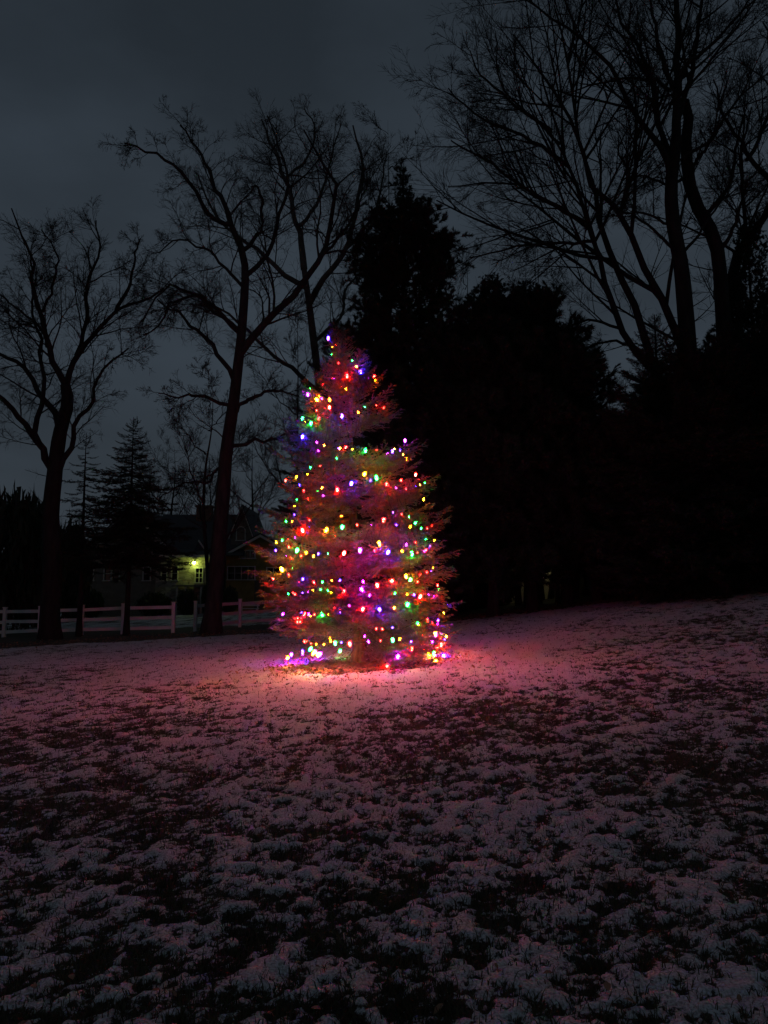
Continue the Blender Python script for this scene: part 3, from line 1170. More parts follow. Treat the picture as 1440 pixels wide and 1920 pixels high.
    rb.box(((hx(417) + hx(543)) / 2, yd + 3.5, (base + hz(1030)) / 2), (hx(543) - hx(417), 0.1, hz(1030) - base))
    rb.box((hx(417) + 0.1, yd + 1.87, (base + hz(1030)) / 2), (0.2, 3.2, hz(1030) - base))
    rb.box((hx(543) - 0.1, yd + 1.87, (base + hz(1030)) / 2), (0.2, 3.2, hz(1030) - base))
    rb.build('inner_wall', M['door'], root)
    # plinth side walls so the blocks are closed from a step aside
    MB().box((hx(152) - 0.1, HY + 4.4, (base + eA) / 2), (0.2, 9, eA - base)).build('side_wall', M['clapboard'], root)
    MB().box((hx(330) + 0.1, HY + 0.72, (base + eA) / 2), (0.2, 0.93, eA - base)).build('side_wall', M['clapboard'], root)
    # pale lower-floor posts by the porch
    for px in (343, 359, 387):
        MB().box((hx(px), yb - 0.7, (base + hz(1100)) / 2), (0.13, 0.13, hz(1100) - base)).build('porch_post', M['trim'], root)
    MB().box(((hx(334) + hx(396)) / 2, yb - 0.45, hz(1100) + 0.06), (hx(396) - hx(334), 0.8, 0.118)).build('porch_beam', M['clapboard'], root)


house()

# ------------------------------------------------------------------ white three-rail fence


def fence(label, posts, seed, group='white rail fences by the house'):
    rng = random.Random(seed)
    P = [foot(px, Y) for px, Y in posts]
    root = thing('rail_fence', label, 'fence', P[0], group)
    off = Vector(P[0])
    for p in P:
        mb = MB()
        q = p - off
        mb.box((q.x, q.y, q.z + 0.55), (0.13, 0.13, 1.3))
        mb.box((q.x, q.y, q.z + 1.215), (0.16, 0.16, 0.03))
        mb.build('post', M['fence'], root)
    for a, b in zip(P, P[1:]):
        for z in (0.22, 0.62, 1.03):
            u = (b - a).normalized() * 0.06
            j = rng.uniform(-.02, .02)
            MB().bar(a - off + u + Vector((0, 0, z + j)), b - off - u + Vector((0, 0, z - j)), 0.045, 0.13).build('rail', M['fence'], root)
    return root


fence('white three-rail fence left of the gap, running behind the two small conifers', [(-92, 31.5), (12, 31), (78, 30.6), (156, 30.4), (233, 30.2), (327, 29.6)], 2)
fence('white three-rail fence right of the gap, passing behind the lit tree', [(368, 30.4), (451, 32.6), (540, 34.5), (640, 36.5)], 3)

# ------------------------------------------------------------------ shrubs, leaf clump meshes


def clump(name, n, size, seed, m):
    rng = np.random.default_rng(seed)
    d = rng.normal(size=(n, 3))
    d /= np.linalg.norm(d, axis=1, keepdims=True)
    r = rng.uniform(0.35, 1.0, n) ** 0.5
    lob = 1 + 0.28 * perlin(d[:, 0] * 2.1 + seed, d[:, 1] * 2.1 + d[:, 2] * 1.7, seed)
    c = d * (r * lob)[:, None]
    c[:, 2] = c[:, 2] * 0.5 + 0.5
    a = rng.normal(size=(n, 3)) * size
    b = rng.normal(size=(n, 3)) * size
    V = np.stack([c - a * .5, c + a * .5, c + b], 1).reshape(-1, 3)
    me = raw_mesh(name, V, tris=np.arange(3 * n).reshape(-1, 3))
    me.materials.append(m)
    return me


CLUMPS = [clump('foliage', 2600, 0.075, 300 + i, M['shrub']) for i in range(3)]


def shrub(label, px, Y, top_py, w, seed, group, name='evergreen_shrub'):
    rng = random.Random(seed)
    b = foot(px, Y)
    h = at(px, top_py, Y).z - b.z
    root = thing(name, label, 'shrub', b, group)
    tb = Tubes()
    for i in range(4):
        a = i * 1.6 + rng.random()
        tb.add(np.array([[0, 0, -0.05], [math.cos(a) * w * .15, math.sin(a) * w * .15, h * .4], [math.cos(a) * w * .3, math.sin(a) * w * .3, h * .75]]), np.array([.04, .03, .012]), 5)
    link('stem', tb.mesh('stem'), M['bark_black'], root)
    f = link('foliage', CLUMPS[seed % 3], None, root)
    f.scale = (w / 2, w / 2 * 0.9, h)
    f.rotation_euler = (0, 0, rng.uniform(0, 6))
    return root


shrub('rounded dark shrub at the house wall under the porch light', 352, 53.2, 1108, 1.5, 1, 'shrubs along the house wall')
shrub('narrow upright dark shrub beside the stone wall, left of the leaning trunk', 386, 53.0, 1096, 0.7, 2, 'shrubs along the house wall')
shrub('low dark shrub below the ochre wing, right of the leaning trunk', 430, 52.6, 1100, 1.3, 3, 'shrubs along the house wall')
shrub('wide low dark shrub in front of the clapboard gable', 290, 53.2, 1112, 2.4, 4, 'shrubs along the house wall')
shrub('low dark shrub at the far left corner of the house', 175, 53.2, 1108, 1.7, 5, 'shrubs along the house wall')
shrub('broad dark evergreen bush at the left edge behind the fence', 12, 36, 920, 3.6, 6, 'bushes at the left edge')
shrub('dark bush between the left bare tree and the edge bush', 66, 40, 940, 3.2, 7, 'bushes at the left edge')
shrub('tall dark bush just left of the house, behind the thin conifer', 130, 46, 985, 2.6, 8, 'bushes at the left edge')


def garden_bench():
    b = foot(468, 47)
    root = thing('garden_bench', 'small pale garden bench on the lawn in front of the ochre wing', 'bench', b)
    for dx in (-0.5, 0.5):
        for dy in (-0.2, 0.2):
            MB().box((dx, dy, 0.2 if dy < 0 else 0.42), (0.07, 0.07, 0.46 if dy < 0 else 0.9)).build('leg', M['wicker'], root)
    for k in range(3):
        MB().box((0, -0.14 + 0.14 * k, 0.46), (1.2, 0.11, 0.04)).build('seat_slat', M['wicker'], root)
    for z in (0.66, 0.82):
        MB().box((0, 0.252, z), (1.2, 0.03, 0.1)).build('back_slat', M['wicker'], root)


garden_bench()


def far_shed():
    """Pale outbuilding deep in the wood on the right; only slivers show between the trunks."""
    Y = 36.5
    b = foot(1058, Y)
    root = thing('outbuilding', 'pale outbuilding glimpsed between the dark trunks of the wood', 'shed', b)
    x0, x1, h = -3.0, 2.6, 2.3
    m = MB()
    wall_panel(m, x0, x1, -0.4, h, 0, 0.2, [(-0.6, 0.4, 0.9, 1.9)])
    m.build('wall', M['stone_far'], root)
    window(root, (-0.6, 0.4, 0.9, 1.9), 0, 2, 2)
    r = MB()
    r.prism([(x0 - .3, h), (x1 + .3, h), (x1 + .3, h + .12), ((x0 + x1) / 2, h + 1.2), (x0 - .3, h + .12)], -0.4, 4)
    r.build('roof', M['roof'], root)
    lm = MB().lathe([(0.03, -0.07), (0.06, -0.03), (0.06, 0.03), (0.03, 0.07)], 8, (-1.3, -0.2, 2.0))
    lm.build('wall_lamp', mat('shed_lamp_glow', (0.9, 0.9, 0.8), 0.4, emit=(1.0, 0.9, 0.4), strength=170), root)


far_shed()

# ------------------------------------------------------------------ dark conifers of the wood
G_W = 'dark conifers along the wood edge'
PITCH_C = [(0, -0.18), (0.4, -0.02), (0.8, 0.35), (1, 0.9)]
PITCH_P = [(0, -0.05), (0.5, 0.1), (0.85, 0.45), (1, 1.0)]


def cone(r, top=0.12):
    return [(0, r * 0.75), (0.1, r * 0.95), (0.25, r), (0.6, r * 0.62), (0.85, r * 0.3), (1, top)]


conifer('white_pine', 'tallest dark pine right behind the lit tree, with a notched tufted top', 758, 27.5, 312,
        [(0, 1.0), (0.2, 3.3), (0.45, 3.2), (0.56, 2.7), (0.64, 1.8), (0.70, 2.4), (0.77, 2.4), (0.82, 1.7), (0.87, 0.95), (0.92, 0.55), (0.96, 0.35), (1, 0.1)],
        PN, 2.6, 260, PITCH_P, 0.30, None, 1, lo=0.10)
CON = [
    ('dark tufted conifer with a blunt narrow top, right of the tallest pine', 925, 26.5, 536, [(0, 1.5), (.12, 3.4), (.5, 3.0), (.8, 2.2), (.9, 1.2), (.95, .9), (1, .5)], PN, 2.6, 210, 0.10),
    ('dark conifer between the tallest pine and the blunt-topped one', 848, 28.5, 575, [(0, 1), (.1, 1.5), (.3, 3.0), (.6, 2.3), (.85, 1.1), (1, .3)], DK_FAN, 3.0, 180, 0.10),
    ('dark bushy conifer just right of the blunt-topped one', 998, 27.0, 566, [(0, 2), (.12, 3.4), (.6, 3.0), (.9, 1.8), (1, .6)], PN, 2.6, 210, 0.19),
    ('dark conifer on the right shoulder of the wood, with a stepped outline', 1065, 28.0, 622, [(0, 2), (.25, 3.2), (.7, 2.5), (.9, 1.5), (1, .5)], DK_FAN, 3.0, 190, 0.19),
    ('lower dark conifer left of the patch of sky beside the leaning stems', 1118, 28.5, 716, [(0, 1.6), (.25, 1.9), (.7, 1.2), (.9, .6), (1, .2)], DK_FAN, 3.0, 140, 0.20),
    ('low dark conifer under the patch of sky', 1172, 31.0, 845, cone(2.2, .3), DK_FAN, 3.0, 110, 0.05),
    ('drooping dark conifer around the big straight trunk', 1246, 24.0, 590, [(0, 1.5), (.1, 2.6), (.5, 2.4), (.8, 1.2), (1, .2)], DK_SPARSE, 2.2, 220, 0.05),
    ('dense dark conifer at the feet of the two big right-hand trunks', 1322, 23.8, 668, [(0, 2), (.25, 4), (.7, 3.2), (.9, 2.0), (1, .5)], DK_FAN, 3.0, 220, 0.03),
    ('dark conifer at the right edge, its top a black clump beside the bent limb', 1436, 27.5, 436, cone(3.0, .8), PN, 2.6, 200, 0.03),
    ('dark conifer low at the right edge behind the wood margin', 1395, 24.6, 655, [(0, 2), (.25, 4), (.7, 3.2), (.9, 2.0), (1, .5)], DK_FAN, 3.0, 200, 0.03),
    ('dark conifer whose top shows left of the lit tree\'s tip', 628, 31.0, 604, cone(3.4, .5), DK_FAN, 3.0, 190, 0.04),
    ('dark conifer behind the lit tree, below the tallest pine', 702, 30.0, 588, cone(3.2, .5), PN, 2.6, 190, 0.06),
]
for i, (lb, px, Y, top, prof, ms, ml, n, lo) in enumerate(CON):
    conifer('conifer', lb, px, Y, top, prof, ms, ml, n, PITCH_C, 0.20, G_W, 20 + i, lo=lo)
# back rank of the wood
BACK = [(800, 38, 700), (890, 40, 690), (960, 37, 700), (1035, 40, 720), (1105, 38, 850), (1160, 42, 870), (1225, 38, 760), (1290, 41, 740), (1370, 39, 720), (1450, 41, 700)]
WHERE = ['behind the tallest pine', 'behind the blunt-topped conifer', 'behind the bushy conifer', 'behind the stepped conifer', 'behind the low conifer under the sky patch',
         'under the sky patch', 'behind the drooping conifer', 'behind the big straight trunk', 'behind the bent trunk', 'at the far right end']
for i, (px, Y, top) in enumerate(BACK):
    conifer('conifer', 'black back-rank conifer deep in the wood, ' + WHERE[i], px, Y, top, cone(4.4, .4), DK_FAN, 3.0, 120, PITCH_C, 0.2, 'back-rank conifers of the wood', 50 + i, lo=0.22 if 940 < px < 1150 else 0.13)
# the two small conifers before the house
conifer('small_conifer', 'small conical conifer with layered drooping boughs in front of the house', 240, 29.2, 782,
        [(0, .6), (.28, 2.2), (.45, 2.6), (.62, 2.1), (.8, 1.2), (.93, .5), (1, .12)], DK_SPARSE, 2.2, 150, [(0, -.25), (.6, -.12), (.9, .2), (1, .7)], 0.12, 'small conifers before the house', 81, lo=0.33)
conifer('small_conifer', 'thin ragged conifer beside the left bare tree', 151, 29.5, 812,
        [(0, .5), (.3, 1.0), (.5, 1.4), (.75, .9), (.92, .4), (1, .12)], DK_SPARSE, 2.2, 62, [(0, -.25), (.6, -.12), (.9, .2), (1, .7)], 0.12, 'small conifers before the house', 82, lo=0.34)


def understory():
    """Scrub along the foot of the wood that reads as one black mass."""
    rng = np.random.default_rng(33)
    V = []
    for i in range(70):
        px = rng.uniform(800, 1560)
        Y = rng.uniform(31, 46)
        p = foot(px, Y)
        if 965 < px < 1145:
            continue
        n = 420
        w, h = rng.uniform(0.7, 1.7), rng.uniform(0.8, 2.6)
        d = rng.normal(size=(n, 3))
        d /= np.linalg.norm(d, axis=1, keepdims=True)
        c = d * (rng.uniform(0.2, 1, n) ** 0.5)[:, None] * np.array([w, w, h * .5]) + np.array([p.x, p.y, p.z + h * .48])
        a, b = rng.normal(size=(n, 3)) * .10, rng.normal(size=(n, 3)) * .10
        V.append(np.stack([c - a, c + a, c + b * 1.6], 1).reshape(-1, 3))
    V = np.concatenate(V)
    o = link('undergrowth', raw_mesh('undergrowth', V, tris=np.arange(len(V)).reshape(-1, 3)), M['shrub'])
    tag(o, 'black scrub filling the foot of the wood on the right', 'undergrowth', kind='stuff')


understory()


def far_wood():
    """Distant woodland behind house and wood, one dark mass with a ragged top."""
    rng = np.random.default_rng(44)
    V = []
    for i in range(230):
        a = rng.uniform(-1.05, 1.05)
        d = rng.uniform(85, 130)
        x, y = d * math.sin(a), d * math.cos(a)
        z = landf(x, y)
        h = rng.uniform(4.5, 8.5) * (1.5 if a > 0.05 else 1.0)
        w = rng.uniform(2.5, 5)
        n = 260
        q = rng.normal(size=(n, 3))
        q /= np.linalg.norm(q, axis=1, keepdims=True)
        c = q * (rng.uniform(0.15, 1, n) ** 0.5)[:, None] * np.array([w, w, h * .5]) + np.array([x, y, z + h * .48])
        s1, s2 = rng.normal(size=(n, 3)) * .4, rng.normal(size=(n, 3)) * .4
        V.append(np.stack([c - s1, c + s1, c + s2 * 1.5], 1).reshape(-1, 3))
    V = np.concatenate(V)
    o = link('woodland', raw_mesh('woodland', V, tris=np.arange(len(V)).reshape(-1, 3)), M['shrub'])
    tag(o, 'far dark woodland on the skyline behind the house', 'woodland', kind='stuff')


far_wood()

# ------------------------------------------------------------------ bare trees
LV_BIG = [(12, 0.50, 0.07, 7, 4, 0.013), (7, 0.56, 0.07, 5, 3, 0.0085), (5, 0.66, 0.07, 3, 3, 0.0060), (3, 0.95, 0.07, 2, 3, 0.0048)]
LV_MID = [(17, 0.37, 0.12, 7, 4, 0.012), (8, 0.52, 0.09, 5, 3, 0.0080), (4, 0.66, 0.07, 3, 3, 0.0055), (3, 0.95, 0.07, 2, 3, 0.0044)]
LV_SMALL = [(10, 0.48, 0.09, 6, 3, 0.010), (8, 0.56, 0.09, 4, 3, 0.007), (5, 0.65, 0.09, 2, 3, 0.0055)]


def px_limb(pts, Y, w, dy=0.0):
    """Limb through photo pixels: depth drifts by dy metres to the tip; w are widths in pixels."""
    n = len(pts)
    P, rr = [], []
    for i, (x, y) in enumerate(pts):
        f = i / (n - 1)
        Yi = Y + dy * f ** 1.2
        P.append(at(x, y, Yi))
        ww = w[0] * (1 - f) + w[1] * f
        rr.append(ww / FPX * Yi / 2)
    return P, rr


def px_trunk(px, Y, pts, w):
    P = [foot(px, Y)] + [at(x, y, Y) for x, y in pts]
    n = len(P)
    return P, [(w[0] * (1 - i / (n - 1)) + w[1] * i / (n - 1)) / FPX * Y / 2 for i in range(n)]


Y = 28.0
bare_tree('bare_tree', 'spreading bare tree at the left edge with a thick short trunk',
          px_trunk(98, Y, [(97, 1050), (96, 960), (102, 890), (113, 810), (127, 758), (123, 722)], (36, 20)),
          [px_limb([(100, 893), (87, 857), (63, 817), (30, 775), (-10, 735), (-60, 700)], Y, (16, 6), -2.5),
           px_limb([(75, 835), (66, 800), (80, 757), (79, 700), (77, 640), (60, 580), (66, 520)], Y, (12, 3), 2.0),
           px_limb([(112, 825), (103, 773), (80, 747), (43, 690), (0, 665), (-50, 630)], Y, (15, 4), 2.5),
           px_limb([(123, 722), (97, 670), (87, 627), (70, 560), (60, 527), (63, 493), (43, 443), (20, 390)], Y, (13, 2.5), -1.5),
           px_limb([(125, 722), (143, 667), (177, 627), (217, 587), (267, 563), (320, 540)], Y, (12, 3), -1.0),
           px_limb([(217, 587), (240, 540), (252, 490), (263, 445)], Y - .4, (8, 2.5), 1.0),
           px_limb([(143, 667), (160, 607), (165, 533), (185, 470), (180, 410)], Y, (9, 2.5), 2.2),
           px_limb([(112, 880), (137, 827), (143, 787), (173, 753), (177, 720), (207, 677), (243, 653)], Y, (11, 3), -1.5),
           px_limb([(88, 650), (70, 610), (20, 570), (-30, 520)], Y, (7, 2), 1.5),
           px_limb([(80, 585), (100, 530), (110, 480), (78, 430)], Y, (6, 2), -1.0)],
          M['bark_black'], LV_MID, 'bare trees around the lawn', 3, gnarl=1.0)

Y = 28.0
bare_tree('bare_tree', 'tall crooked bare tree with a leaning trunk beside the fence gap',
          px_trunk(398, Y, [(404, 1100), (416, 960), (425, 850), (436, 765), (446, 680), (457, 579), (458, 486), (439, 434)], (33, 11)),
          [px_limb([(440, 438), (425, 393), (397, 332), (375, 285), (340, 235)], Y, (12, 3), 1.2),
           px_limb([(436, 420), (393, 402), (356, 341), (290, 286), (235, 270)], Y, (11, 3), -1.5),
           px_limb([(447, 668), (490, 616), (551, 555), (602, 481), (625, 420), (630, 346), (602, 300), (565, 244)], Y, (16, 3), -1.5),
           px_limb([(458, 468), (490, 425), (488, 360), (472, 346)], Y, (9, 3), 1.0),
           px_limb([(450, 625), (410, 580), (370, 555), (314, 541), (258, 606)], Y, (10, 2.5), -2.0),
           px_limb([(438, 712), (400, 653), (357, 610), (330, 580), (290, 560)], Y, (10, 2.5), 2.0),
           px_limb([(448, 620), (390, 577), (367, 553), (313, 573), (303, 607), (267, 627)], Y, (8, 2.5), 1.0),
           px_limb([(437, 765), (377, 743), (340, 745), (300, 738)], Y, (8, 2), -1.5),
           px_limb([(435, 775), (480, 740), (520, 735), (560, 742)], Y, (9, 2.5), 1.0),
           px_limb([(428, 840), (480, 828), (520, 822), (545, 806)], Y, (8, 2.5), -1.5),
           px_limb([(426, 850), (390, 900), (340, 905), (300, 940)], Y, (6, 2), 1.5),
           px_limb([(458, 520), (500, 480), (520, 420), (540, 340), (522, 270), (500, 215)], Y, (10, 2.5), 2.2),
           px_limb([(457, 540), (420, 500), (390, 470), (330, 450), (300, 470)], Y, (7, 2), 2.0),
           px_limb([(602, 481), (640, 440), (670, 390), (690, 330)], Y - 1, (7, 2), 0.6)],
          M['bark'], LV_MID, 'bare trees around the lawn', 4, gnarl=1.35)

Y = 35.0
bare_tree('bare_tree', 'pale-barked bare tree rising behind the lit tree and the leaning trunk',
          px_trunk(640, Y, [(625, 900), (605, 760), (590, 660), (580, 570), (570, 505)], (20, 11)),
          [px_limb([(600, 735), (555, 698), (518, 671), (470, 625), (420, 585), (370, 555)], Y, (10, 3), -1.5),
           px_limb([(570, 505), (565, 450), (555, 410), (528, 313), (505, 265), (490, 225)], Y, (14, 3), 1.0),
           px_limb([(580, 570), (602, 532), (648, 467), (665, 400), (680, 320), (672, 275), (660, 235)], Y, (13, 3), -1.0),
           px_limb([(576, 540), (537, 517), (490, 476), (453, 448), (400, 400), (370, 330)], Y, (12, 3), 1.5),
           px_limb([(640, 475), (690, 420), (715, 350), (725, 280)], Y, (8, 2), 1.0),
           px_limb([(560, 425), (600, 370), (620, 300), (640, 230)], Y, (8, 2), 1.0),
           px_limb([(535, 335), (580, 290), (590, 240), (570, 200)], Y, (6, 2), -1.0),
           px_limb([(590, 640), (640, 590), (650, 540), (690, 500)], Y, (8, 2), 2.0)],
          M['pale_bark'], LV_MID, 'bare trees around the lawn', 5, gnarl=1.2)

# right side: one big straight tree, one with leaning stems, one bent trunk, one at the edge
Y = 25.5
bare_tree('bare_tree', 'huge straight bare tree on the right whose crown leaves the top of the photo',
          px_trunk(1302, Y, [(1298, 950), (1294, 750), (1285, 581), (1276, 495), (1263, 422), (1259, 344), (1268, 258)], (38, 21)),
          [px_limb([(1268, 258), (1268, 172), (1272, 86), (1268, 0), (1262, -110)], Y, (19, 7), 0.5),
           px_limb([(1257, 340), (1246, 288), (1220, 254), (1177, 189), (1147, 125), (1096, 78), (1035, 34), (975, -10)], Y, (14, 3), -2.0),
           px_limb([(1260, 310), (1250, 270), (1233, 232), (1220, 142), (1195, 86), (1164, 43), (1145, -40)], Y, (13, 4), 1.5),
           px_limb([(1270, 190), (1281, 129), (1328, 90), (1380, 34), (1430, -15)], Y, (11, 3), -1.0),
           px_limb([(1269, 230), (1300, 120), (1310, 40), (1330, -60)], Y, (12, 4), 1.8),
           px_limb([(1262, 165), (1235, 90), (1225, 30), (1200, -60)], Y, (10, 3.5), -1.0),
           px_limb([(1254, 170), (1215, 148), (1147, 151), (1060, 175)], Y, (8, 2.5), -2.0),
           px_limb([(1272, 480), (1225, 430), (1180, 400), (1150, 392)], Y, (7, 2), -2.0),
           px_limb([(1255, 420), (1220, 405), (1180, 400), (1120, 410)], Y, (6, 2), 2.0),
           px_limb([(1278, 300), (1330, 260), (1390, 180), (1450, 130)], Y, (8, 2.5), 1.5),
           px_limb([(1284, 470), (1310, 440), (1350, 380), (1400, 340)], Y, (7, 2), 1.0)],
          M['bark_black'], LV_BIG, 'big bare trees on the right', 6, gnarl=0.8, up=0.03, ang=(0.4, 0.95))
bare_tree('bare_tree', 'bare tree of several slanting stems that fan left over the wood',
          px_trunk(1272, 27.0, [(1270, 1000), (1262, 860), (1250, 760), (1226, 690)], (32, 20)),
          [px_limb([(1266, 800), (1290, 700), (1259, 603), (1233, 542), (1199, 487), (1177, 426), (1147, 379), (1108, 353), (1087, 258), (1040, 172), (1005, 120), (962, 65)], 27.0, (18, 3), -1.5),
           px_limb([(1226, 690), (1199, 598), (1173, 542), (1143, 474), (1121, 409), (1117, 366), (1090, 280), (1075, 200), (1060, 90), (1040, 10)], 27.0, (16, 3), 1.5),
           px_limb([(1228, 700), (1169, 629), (1139, 542), (1121, 474), (1096, 400), (1065, 301), (1035, 215), (1010, 110)], 27.0, (14, 3), -1.0),
           px_limb([(1098, 418), (1035, 383), (966, 340), (906, 297), (843, 265)], 26.8, (9, 2.5), -1.2),
           px_limb([(1066, 312), (984, 254), (906, 224), (840, 165)], 26.6, (8, 2.5), -1.5),
           px_limb([(1117, 452), (1035, 456), (962, 465), (880, 484)], 27.0, (7, 2.5), -1.5),
           px_limb([(1105, 430), (1050, 390), (965, 345), (900, 345), (840, 350)], 27.2, (7, 2), 1.5),
           px_limb([(1035, 245), (966, 198), (897, 133), (880, 95)], 26.4, (7, 2), -.8),
           px_limb([(1050, 270), (1010, 230), (940, 160), (930, 60)], 26.6, (6, 2), 1.0),
           px_limb([(1160, 615), (1100, 600), (1040, 620), (980, 612)], 27.0, (6, 2), -1.0),
           px_limb([(1190, 650), (1140, 640), (1090, 660), (1060, 690)], 27.0, (6, 2), 1.0),
           px_limb([(1160, 400), (1180, 330), (1160, 280), (1185, 230)], 26.5, (6, 2), 1.0)],
          M['bark_black'], LV_BIG, 'big bare trees on the right', 7, gnarl=0.75, up=0.018, ang=(0.35, 0.9))
bare_tree('bare_tree', 'bare tree with a bent trunk and broken knobbed top, right of the huge straight one',
          px_trunk(1372, 26.5, [(1368, 900), (1360, 700), (1354, 560), (1341, 452), (1298, 366), (1285, 280), (1289, 228), (1298, 202), (1284, 190)], (32, 15)),
          [px_limb([(1300, 310), (1330, 270), (1350, 235)], 26.5, (8, 4), -0.8),
           px_limb([(1320, 410), (1370, 340), (1380, 270), (1400, 200)], 26.5, (10, 2.5), 1.2),
           px_limb([(1345, 480), (1380, 420), (1395, 360), (1430, 300)], 26.5, (9, 2.5), -1.5),
           px_limb([(1290, 330), (1250, 345), (1205, 330), (1165, 335)], 26.5, (7, 2), -1.0)],
          M['bark_black'], LV_BIG, 'big bare trees on the right', 8, gnarl=0.9)
bare_tree('bare_tree', 'bare tree at the right edge with a thick limb curving out of the photo',
          px_trunk(1392, 28.0, [(1388, 900), (1372, 700), (1366, 560), (1384, 474)], (28, 18)),
          [px_limb([(1384, 474), (1423, 422), (1445, 380), (1480, 320), (1490, 230)], 28.0, (17, 6), -1.0),
           px_limb([(1450, 345), (1401, 288), (1358, 215), (1340, 150)], 27.4, (11, 2.5), -1.0),
           px_limb([(1376, 560), (1398, 470), (1395, 360), (1390, 280), (1410, 200)], 28.0, (11, 3), 1.5),
           px_limb([(1400, 300), (1440, 220), (1450, 120), (1430, 40)], 27.4, (9, 2.5), 1.0)],
          M['bark_black'], LV_BIG, 'big bare trees on the right', 9, gnarl=0.9)

# slimmer bare trees
SLIM = [
    ('slim bare tree standing just left of the leaning trunk', 401, 29.5, 705, 8, 1.9, 9, 'bark', 31),
    ('fine-twigged bare tree behind the house chimney', 335, 72, 838, 10, 4.2, 8, 'bark_black', 32),
    ('fine-twigged bare tree behind the narrow house gable', 470, 74, 828, 10, 4.5, 8, 'bark_black', 33),
    ('slim bare tree whose top stands above the tallest pine', 738, 33, 225, 10, 2.6, 9, 'bark_black', 34),
    ('thin sapling above the bushy conifer, left of the slanting stems', 985, 30, 478, 8, 1.7, 8, 'bark_black', 35),
    ('thin sapling above the stepped conifer, nearest the slanting stems', 1046, 30, 520, 8, 1.6, 8, 'bark_black', 36),
    ('slim bare tree in the patch of sky beside the leaning stems', 1152, 33, 690, 7, 1.6, 8, 'bark_black', 37),
    ('slim bare tree to the right of the bent trunk', 1405, 31, 330, 10, 2.2, 10, 'bark_black', 38),
    ('fine bare tree between the tallest pine and the fanned stems', 885, 34, 470, 9, 2.2, 10, 'bark_black', 39),
    ('fine-twigged bare tree far behind the clapboard gable', 282, 76, 872, 9, 4.0, 6, 'bark_black', 41),
    ('fine-twigged bare tree far behind the leaning trunk', 402, 78, 850, 10, 4.4, 7, 'bark_black', 42),
    ('thin bare tree over the dark mass, between the two saplings', 1016, 36, 440, 9, 2.4, 9, 'bark_black', 43),
    ('slim bare tree close behind the lit tree on its left', 560, 33, 560, 9, 2.4, 7, 'bark', 40),
]
for lb, px, Y, top, n, sp, tw, mk, sd in SLIM:
    b = foot(px, Y)
    t_, l_ = auto_limbs(b, at(px + random.uniform(-12, 12), top, Y), n, sp, tw / FPX * Y / 2, sd, 0.3)
    bare_tree('slim_tree', lb, t_, l_, M[mk], LV_SMALL, 'slim bare trees', sd, gnarl=0.9, up=0.05)
# bare poles inside the wood where the pale outbuilding shows through
for i, (px, Y) in enumerate([(972, 33), (993, 35), (1009, 32), (1032, 36), (1056, 34), (1078, 33), (1097, 36), (1122, 34), (1146, 33)]):
    b = foot(px, Y)
    rng = random.Random(90 + i)
    t_, l_ = auto_limbs(b, at(px + rng.uniform(-8, 8), 760 + rng.uniform(-40, 40), Y), 5, 1.0, 0.10 + 0.05 * rng.random(), 90 + i, 0.4)
    bare_tree('pole_tree', 'thin dark trunk in the wood in front of the pale outbuilding', t_, l_, M['bark_black'], [(4, .4, .1, 4, 3, .006)], 'thin trunks before the outbuilding', 90 + i)

# ------------------------------------------------------------------ the lit spruce
PXM = SPY / FPX            # metres per photo pixel at the tree, roughly
AXIS = [(625, 615), (660, 625), (700, 641), (750, 652), (850, 658), (1000, 663), (1250, 676)]       # (py, px)
HALF = [(625, 4), (650, 24), (680, 52), (720, 80), (760, 103), (800, 119), (850, 137), (900, 153), (950, 167), (1000, 179), (1050, 186), (1100, 182), (1150, 180), (1200, 162), (1235, 130), (1250, 90)]


def z_of(py):
    return at(676, py, SPY).z - SPRUCE.z


def py_of(z):
    lo, hi = 500.0, 1300.0
    for _ in range(40):
        m = (lo + hi) / 2
        if z_of(m) > z:
            lo = m
        else:
            hi = m
    return lo


AX_T = [(z_of(py), at(px, py, SPY).x - SPX) for py, px in reversed(AXIS)]
HALF_T = [(z_of(py), w * PXM * 1.0) for py, w in reversed(HALF)]
H_SP = z_of(628)


def crown_r(z):
    return interp(HALF_T, z)


def axis_x(z):
    return interp(AX_T, z)


spruce = thing('spruce_tree', 'spruce on the snowy lawn hung with coloured Christmas lights', 'tree', SPRUCE)
tb = Tubes()
zz = np.linspace(0, H_SP, 24)
tp = np.stack([[axis_x(z) for z in zz], 0.02 * np.sin(zz * 2), zz], 1)
tp[0, 2] -= 0.12
tr = 0.145 * (1 - 0.94 * zz / H_SP)
tr[0] *= 1.6
tr[1] *= 1.1
tb.add(tp, tr, 12)
link('trunk', tb.mesh('trunk'), M['spruce_bark'], spruce)
A1 = """550,105,B 590,148,R 572,165,O 570,208,G 610,258,R 692,243,G 712,278,O 735,303,B 657,328,R 583,345,P 620,388,R 520,383,R 655,408,O 443,408,G 476,467,O
510,466,P 480,535,R 558,513,R 630,562,B 725,546,O 762,517,G 832,506,R 877,518,R 447,605,G 400,685,B 412,605,O 482,722,P 525,742,O 490,773,P 475,790,R 608,760,B 693,764,O
768,763,G 835,770,R 900,790,P 940,762,O 970,768,B 990,795,O 598,817,G 443,868,G 428,910,O 765,902,O 830,922,G 687,957,B 602,995,R 890,966,R 946,990,P 1003,995,R 1085,968,Y
1115,962,G 1060,985,B 380,973,B 405,1005,R 515,990,O 485,1012,G 520,1037,P 433,1055,R 365,1060,G 350,1100,Y"""
